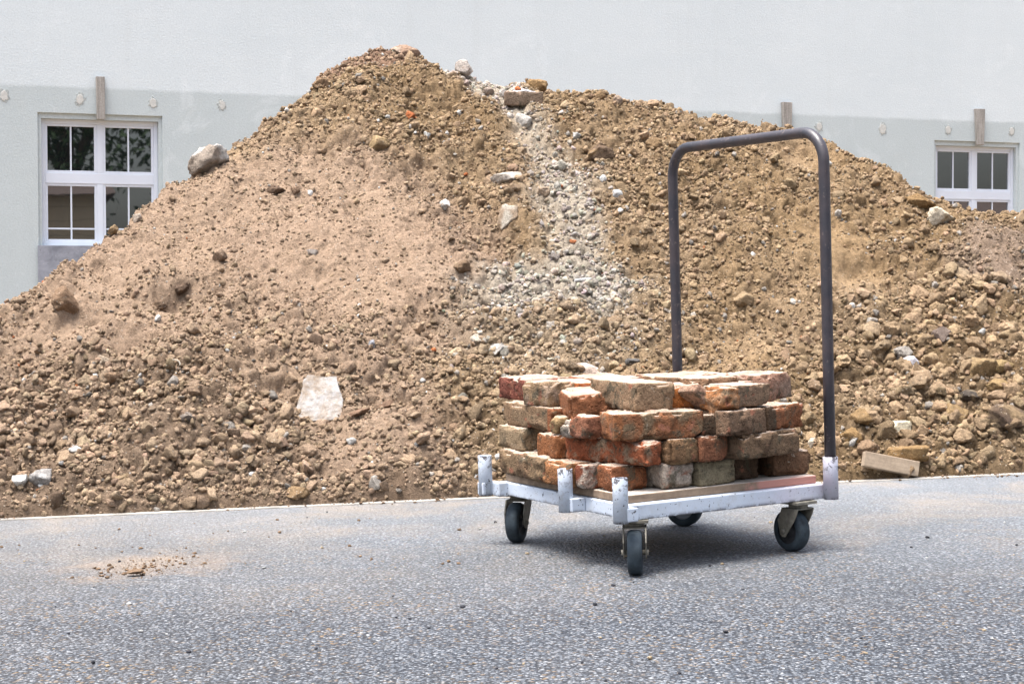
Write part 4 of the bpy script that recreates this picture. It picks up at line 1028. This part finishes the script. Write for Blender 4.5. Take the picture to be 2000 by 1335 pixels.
# ------------------------------------------------------------------ board offcut, brick with mortar, earth bar, wire ring
X, m = on_slope(1735, 905, 0)
q = MB(); q.box(-.5 * 112 * m, .5 * 112 * m, -.015, .015, -.5 * 30 * m, .5 * 30 * m, .003); o = q.build('board_offcut', MAT['plank'])
o.location = X + np.array([0, -.035, .0]); o.rotation_euler = (R(-12), R(13), R(6)); tag(o, 'short tan board offcut sloping down among clods at the right foot of the pile', 'board')
X, m = on_slope(1023, 204, 0)
t_ = brick(0, 0, 0, 74 * m, .12, 27 * m, 0, (.36, .28, .215), (.40, .33, .26), .5, .15, 'pale brick capped with white mortar near the top of the streak')
t_.location = X + np.array([-37 * m, -.055, -.01]); t_.rotation_euler = (R(4), R(3), R(3))
q = rock('mortar_cap', (37 * m, .055, 27 * m), (72 * m, .10, 15 * m), 777, (.66, .64, .66), (0, 0, 0), .6, .35, 4, (.52, .50, .48), .1, 2.4); q.parent = t_
q = rock('brick_chip', (26 * m, .05, 33 * m), (15 * m, .03, 11 * m), 778, (.50, .16, .06), (0, .5, 0), .9, .2, 3); q.parent = t_
for k, (px, py, wp, hp, ty) in enumerate(((704, 811, 58, 17, -.38), (752, 796, 46, 17, -.42))):
    X, m = on_slope(px, py, 0)
    o = rock('earth_bar', X + np.array([0, -.01, .01]), (wp * m, .055, hp * m), 640 + k, (.235, .15, .10), (0, ty, 0), .3, .15, 4)
    tag(o, ('long reddish clod shaped like a bar, touching the white slab', 'long reddish clod shaped like a bar, farther from the white slab')[k], 'clod')
X, m = on_slope(341, 722, 0)
q = MB(); q.tube([(13 * m * math.cos(a) * 1.0, 0, 10 * m * math.sin(a)) for a in np.linspace(-.3, 3.5, 24)], .0022, 8); o = q.build('wire_loop', MAT['wire']); o.location = X + np.array([0, -.02, .01]); o.rotation_euler = (R(-30), 0, 0)
tag(o, 'thin bent wire loop sticking out of the lower left slope', 'wire')
X, m = on_slope(1646, 872, 0)
o = rock('plaster_shard', X + np.array([.03, .01, .0]), (13 * m, .02, 40 * m), 650, (.34, .32, .29), (0, .75, 0), 1.0, .3, 3); tag(o, 'slim pale plaster shard leaning beside the right handle upright', 'plaster')
X, m = on_slope(1135, 552, 0)
o = rock('plaster_stick', X + np.array([0, -.01, .004]), (44 * m, .02, 8 * m), 651, (.68, .67, .64), (0, -.12, 0), .8, .1, 3); tag(o, 'white stick shaped sliver lying in the spread out rubble', 'plaster')
for k, (px, py, lab) in enumerate(((1120, 474, 'orange brick chip in the middle of the whitish streak'), (1092, 365, 'orange brick chip high in the whitish streak below the mortared brick'), (523, 800, 'tiny orange brick chip left of the white slab'))):
    X, m = on_slope(px, py, 0); o = rock('brick_chip', X + np.array([0, -.005, .004]), (16 * m, .02, 9 * m), 660 + k, (.52, .20, .09), (0, .3, 0), 1, .15, 3); tag(o, lab, 'brick chip')

# spill of soil on the road
def road_pt(px, py): return hit_z(px, py, 0.0)
X = road_pt(265, 1124); o = rock('earth_clod', X + np.array([0, 0, .012]), (.05, .035, .016), 700, (.27, .18, .115), (0, 0, .1), .3, .25, 4); tag(o, 'single flattened soil clod lying out on the asphalt at the left', 'clod')
n = 2200; px = np.concatenate([rng.normal(285, 56, 240), rng.uniform(0, 900, 100)]); py = np.concatenate([1107 - (px[:240] - 285) * .12 + rng.normal(0, 9, 240), rng.uniform(1012, 1120, 100)])
Pn = np.array([road_pt(a, b) for a, b in zip(px, py)]); rr = np.clip(.0015 * (1 - rng.random(n)) ** (-.5), .0013, .0065)
ku = rng.uniform(-3, 3, n - 340); kv = .02 - np.abs(rng.normal(0, .045, n - 340)) * np.clip(.5 + 1.6 * n2(ku, ku * 0, 1.7, 3, 61), .25, 1.6); Pn = np.concatenate([Pn, to_world(ku, kv, np.where(kv > -.033, .004, 0.0))])
Vs = []; Fs = []; Cs = []
for i in range(n):
    V, F = P2[i % 16]; Fs.append(F + 42 * i); Vs.append(V * rr[i] * [1, 1, .7] + Pn[i] + [0, 0, rr[i] * .4]); Cs.append(np.tile(np.array([.27, .18, .115]) * rng.uniform(.6, 1.2), (42, 1)))
o = mesh_obj('soil_crumbs', np.concatenate(Vs), np.concatenate(Fs), MAT['earth'], smooth=True, attrs={'Col': np.concatenate(Cs)}); tag(o, 'crumbs of soil spilled over the asphalt and along the road edge', 'soil crumbs', kind='stuff')
# small white pebbles loose on the road
n = 150; px = rng.uniform(0, 2000, n); py = rng.uniform(1000, 1330, n)
Pn = np.array([road_pt(a, b) for a, b in zip(px, py)]); rr = np.clip(.0026 * (1 - rng.random(n)) ** (-.4), .0022, .007); Vs, Fs, Cs = [], [], []
for i in range(n):
    V, F = P2[i % 16]; Fs.append(F + 42 * i); Vs.append(V * rr[i] * [1, 1, .6] + Pn[i] + [0, 0, rr[i] * .4]); Cs.append(np.tile(np.array([(.55, .54, .52), (.42, .33, .22), (.06, .06, .07)][i % 3]) * rng.uniform(.7, 1.2), (42, 1)))
o = mesh_obj('road_grit', np.concatenate(Vs), np.concatenate(Fs), MAT['earth'], smooth=True, attrs={'Col': np.concatenate(Cs)}); tag(o, 'loose pale and dark grit scattered on the asphalt', 'grit', kind='stuff')

# ------------------------------------------------------------------ building
def cvec(a, b, c): return np.array(RT) * a + np.array(UP) * b + np.array(FW) * c
wx = cvec(10270 - 1000, 667.5 - 550, FPX); wx /= np.linalg.norm(wx)
wz = cvec(-.0074, 1, -.0283); wz -= wx * (wz @ wx); wz /= np.linalg.norm(wz)
wy = np.cross(wz, wx)
W0 = CAM + ray(194, 240) / FPX * 20.0
def bl(px, py, depth=0.0):
    """sight line -> local coordinates on the facade plane set back by depth"""
    d = ray(px, py); s = ((W0 - CAM) @ wy + depth) / (d @ wy); X = CAM + d * s - W0
    return float(X @ wx), float(X @ wz)
BM = Matrix([[wx[i], wy[i], wz[i], W0[i]] for i in range(3)] + [[0, 0, 0, 1]])
bd = bpy.data.objects.new('building', None); COL.objects.link(bd); bd.matrix_world = BM
tag(bd, 'pale grey rendered building with white windows standing behind the pile', 'building')
band = .5 * (bl(0, 172)[1] + bl(1990, 240)[1])
MAT['wall'] = mat_wall(band)
SILL_L = bl(90, 476, .10)[1]
l0 = bl(73, 219); l1 = bl(317, 227); r0 = bl(1825, 273); r1 = bl(1992, 280)
lt = (l0[1] + l1[1]) / 2; rt_ = (r0[1] + r1[1]) / 2
wl = (l0[0], l1[0], SILL_L - .02, lt)
hgt = lt - SILL_L
wr = (r0[0], r1[0], rt_ - hgt - .02, rt_)
print('windows', wl, wr, 'band', band)
S0, S1, T0, T1 = -12., 16., -3.2, 7.5
def facade(holes, depth=.14):
    ss = sorted({S0, S1, *[h[0] for h in holes], *[h[1] for h in holes]}); ts = sorted({T0, T1, *[h[2] for h in holes], *[h[3] for h in holes]})
    V, F = [], []
    def q(p):
        i = len(V); V.extend(p); F.append((i, i + 1, i + 2, i + 3))
    for a, b in zip(ss, ss[1:]):
        for c, d in zip(ts, ts[1:]):
            if any(a >= h[0] - 1e-6 and b <= h[1] + 1e-6 and c >= h[2] - 1e-6 and d <= h[3] + 1e-6 for h in holes): continue
            q([(a, 0, c), (b, 0, c), (b, 0, d), (a, 0, d)])
    for h in holes:
        a, b, c, d = h; e = .028
        # outer rebate, then the real reveal 4.5 cm further in
        q([(a, 0, d), (b, 0, d), (b, e, d), (a, e, d)]); q([(a, 0, c), (a, 0, d), (a, e, d), (a, e, c)]); q([(b, 0, d), (b, 0, c), (b, e, c), (b, e, d)])
        i = .042; a2, b2, d2 = a + i, b - i, d - i * 1.5
        q([(a, e, d2), (a, e, d), (b, e, d), (b, e, d2)][::-1]); q([(a, e, c), (a, e, d2), (a2, e, d2), (a2, e, c)][::-1]); q([(b2, e, c), (b2, e, d2), (b, e, d2), (b, e, c)][::-1])
        q([(a2, e, d2), (b2, e, d2), (b2, depth, d2), (a2, depth, d2)]); q([(a2, e, c), (a2, e, d2), (a2, depth, d2), (a2, depth, c)]); q([(b2, e, d2), (b2, e, c), (b2, depth, c), (b2, depth, d2)])
        q([(a, 0, c), (a, depth, c), (b, depth, c), (b, 0, c)])
    # sides, back, top of the block
    q([(S0, 0, T0), (S0, 0, T1), (S0, 9, T1), (S0, 9, T0)]); q([(S1, 0, T1), (S1, 0, T0), (S1, 9, T0), (S1, 9, T1)]); q([(S0, 9, T0), (S0, 9, T1), (S1, 9, T1), (S1, 9, T0)]); q([(S0, 0, T1), (S1, 0, T1), (S1, 9, T1), (S0, 9, T1)])
    return mesh_obj('wall', np.array(V), F, MAT['wall'], bd)
facade([wl, wr])

def window(h):
    a, b, c, d = h; i = .042; a, b, d = a + i, b - i, d - i * 1.5; y = .085
    W, Hh = b - a, d - c; mid = (a + b) / 2; tz = c + Hh * .535                       # transom
    f = MB(); fw_ = .045
    f.box(a, a + fw_, y, y + .07, c, d, .004); f.box(b - fw_, b, y, y + .07, c, d, .004)
    f.box(a + fw_, b - fw_, y + .002, y + .07, d - .05, d, .004); f.box(a + fw_, b - fw_, y + .002, y + .07, c, c + .045, .004)
    f.box(a + fw_, b - fw_, y + .004, y + .07, tz - .06, tz + .06, .004)
    f.box(mid - .035, mid + .035, y + .006, y + .07, c + .045, tz - .06, .004); f.box(mid - .035, mid + .035, y + .006, y + .07, tz + .06, d - .05, .004)
    fo = f.build('window', MAT['pvc'], bd)
    for (x0, x1) in ((a + fw_, mid - .035), (mid + .035, b - fw_)):
        for low, (z0, z1_) in ((1, (c + .045, tz - .06)), (0, (tz + .06, d - .05))):
            s = MB(); w_ = .028
            s.box(x0, x0 + w_, y + .012, y + .06, z0, z1_, .003); s.box(x1 - w_, x1, y + .012, y + .06, z0, z1_, .003); s.box(x0 + w_, x1 - w_, y + .013, y + .06, z1_ - w_, z1_, .003); s.box(x0 + w_, x1 - w_, y + .013, y + .06, z0, z0 + w_, .003)
            s.build('sash', MAT['pvc'], fo)
            g = MB(); xm = (x0 + x1) / 2
            g.box(xm - .009, xm + .009, y + .022, y + .034, z0 + w_, z1_ - w_)
            if low: g.box(x0 + w_, x1 - w_, y + .0235, y + .033, z0 + w_ + (z1_ - z0) * .17, z0 + w_ + (z1_ - z0) * .17 + .018)
            g.build('glazing_bar', MAT['pvc'], fo)
            p = MB(); p.box(x0 + w_ - .004, x1 - w_ + .004, y + .036, y + .044, z0 + w_ - .004, z1_ - w_ + .004); p.build('pane', MAT['glass'], fo)
    return fo
window(wl); window(wr)
MAT['patch'] = mat_simple('filler_patch', (.50, .50, .475), .95, .1, 0, 30, (.8, 1.1), .6, 60, .004)
MAT['patch_rim'] = mat_simple('patch_rim', (.375, .405, .40), .95, .1, 0, 40, (.6, 1.2), .6, 60, .004)
for k, (px, py, s) in enumerate(((8, 187, 1.1), (156, 194, 1), (299, 201, 1), (434, 205, .95), (1600, 247, 1.0), (1724, 252, 1.25), (1852, 254, 1.0), (1976, 256, .95))):
    x_, z_ = bl(px, py); rs = np.random.default_rng(k + 5); N_ = 26
    def blob(rx, rz, jag, y0, y1):
        an = np.linspace(0, 2 * math.pi, N_, endpoint=False); rr_ = 1 + jag * rs.normal(size=N_)
        V = [(x_ + rx * math.cos(t) * q, y1, z_ + rz * math.sin(t) * q) for t, q in zip(an, rr_)] + [(x_ + rx * math.cos(t) * q * 1.08, y0, z_ + rz * math.sin(t) * q * 1.08) for t, q in zip(an, rr_)]
        return np.array(V), [tuple(range(N_))[::-1]] + [(i, (i + 1) % N_, N_ + (i + 1) % N_, N_ + i) for i in range(N_)]
    V, F = blob(.052 * s, .066 * s, .16, .0, -.003); ro = mesh_obj('filled_hole', V, F, MAT['patch_rim'], bd)
    V, F = blob(.036 * s, .050 * s, .10, -.003, -.006); mesh_obj('filler', V, F, MAT['patch'], ro)
for (px, top, bot, wt, wb, lab) in ((196, 149, 233, 17, 16, 'weathered wooden batten on the facade above the left window'), (1538, 199, 268, 19, 16, 'weathered wooden batten behind the pile, over the handle top'), (1915, 212, 283, 18.5, 14, 'weathered wooden batten on the facade above the right window')):
    x0, z1_ = bl(px - wt / 2, top, -.05); x1, _ = bl(px + wt / 2, top, -.05); xb0, zb = bl(px - wb / 2 + (1 if px > 1000 else 1.5), bot, -.05); xb1, _ = bl(px + wb / 2 + (0 if px > 1000 else 1.5), bot, -.05)
    V = [(xb0, -.055, zb), (xb1, -.055, zb), (xb1, -.004, zb), (xb0, -.004, zb), (x0, -.055, z1_), (x1, -.055, z1_), (x1, -.004, z1_), (x0, -.004, z1_)]
    bm = bmesh.new(); vv_ = [bm.verts.new(p) for p in V]
    for f_ in ((0, 1, 2, 3), (4, 5, 6, 7), (0, 1, 5, 4), (1, 2, 6, 5), (2, 3, 7, 6), (3, 0, 4, 7)): bm.faces.new([vv_[i] for i in f_])
    bmesh.ops.recalc_face_normals(bm, faces=bm.faces); bmesh.ops.bevel(bm, geom=list(bm.edges), offset=.004, segments=1, affect='EDGES')
    me = bpy.data.meshes.new('wooden_batten'); bm.to_mesh(me); bm.free(); me.materials.append(MAT['batten'])
    o = bpy.data.objects.new('wooden_batten', me); COL.objects.link(o); o.matrix_world = BM
    tag(o, lab, 'batten')
x0, zt = bl(74, 479, -.03); x1, _ = bl(318, 479, -.03)
q = MB(); q.box(x0, x1, -.045, -.010, zt - 1.1, zt, .003); o = q.build('grey_board', MAT['board']); o.matrix_world = BM
tag(o, 'stained grey sheet standing against the wall under the left window', 'board')

# ------------------------------------------------------------------ what stands behind the photographer and shows in the panes
def house(x, y, rz, w_, d_, h_, rh, label, nm='house'):
    e = empty(nm, (x, y, 0), rz); tag(e, label, 'house')
    q = MB(); q.box(-w_ / 2, w_ / 2, -d_ / 2, d_ / 2, -.01, h_); q.build('wall', MAT['siding'], e)
    V = [(-w_ / 2 - .4, -d_ / 2 - .4, h_), (w_ / 2 + .4, -d_ / 2 - .4, h_), (w_ / 2 + .4, d_ / 2 + .4, h_), (-w_ / 2 - .4, d_ / 2 + .4, h_), (-w_ / 2 - .4, 0, h_ + rh), (w_ / 2 + .4, 0, h_ + rh)]
    mesh_obj('roof', np.array(V), [(0, 1, 5, 4), (2, 3, 4, 5), (1, 2, 5), (3, 0, 4), (3, 2, 1, 0)], MAT['roof_tile'], e)
    k = int(w_ // 2.6)
    for i in range(k):
        xx = -w_ / 2 + (i + .5) * w_ / k
        for z_ in np.arange(1.0, h_ - 1.5, 2.9):
            q = MB(); q.box(xx - .5, xx + .5, d_ / 2 - .02, d_ / 2 + .04, z_, z_ + 1.5); q.build('window', MAT['dark_glass2'], e)
    return e
house(10.0, -12.6, R(25), 4.2, 6, 3.7, .5, 'beige house with rusticated walls behind the photographer, mirrored in the left window')
house(62, -8, R(62), 16, 9, 2.2, 2.2, 'brown roofed house far to the right, mirrored in the right window')
def tree(x, y, h, cr, seed, label):
    e = empty('broadleaf_tree', (x, y, 0)); tag(e, label, 'tree')
    q = MB(); rs = np.random.default_rng(seed)
    for k in range(6):
        a = rs.uniform(0, 6.28); q.tube([(0, 0, -.05 + k * .01), (.05, .03, h * .35), (cr * .5 * math.cos(a), cr * .5 * math.sin(a), h * (.55 + .08 * k))], .12, 8)
    q.build('trunk', MAT['bark'], e)
    n = 5200; c = rs.normal(size=(26, 3)); c = c / np.linalg.norm(c, axis=1)[:, None] * rs.uniform(.3, 1, (26, 1)) * [cr, cr, h * .30] + [0, 0, h * .66]
    P = c[rs.integers(0, 26, n)] + rs.normal(size=(n, 3)) * cr * .24
    a = rs.normal(size=(n, 3)); a /= np.linalg.norm(a, axis=1)[:, None]; b = np.cross(a, rs.normal(size=(n, 3))); b /= np.linalg.norm(b, axis=1)[:, None]
    s = rs.uniform(.10, .2, (n, 1)); V = np.stack([P - a * s, P + b * s * .5, P + a * s, P - b * s * .5], 1).reshape(-1, 3)
    mesh_obj('crown', V, np.arange(4 * n).reshape(n, 4), MAT['leaf'], e)
tree(17.5, -9.0, 9, 3.0, 1, 'leafy tree behind the photographer on the right of the beige house')
tree(14.5, -19, 12, 4.2, 2, 'leafy tree behind the photographer rising over the beige house')
tree(9.5, -20, 12, 4.2, 3, 'leafy tree behind the photographer farthest to the left')
tree(20, -15, 12, 3.8, 4, 'tall leafy tree behind the photographer right of the beige house')
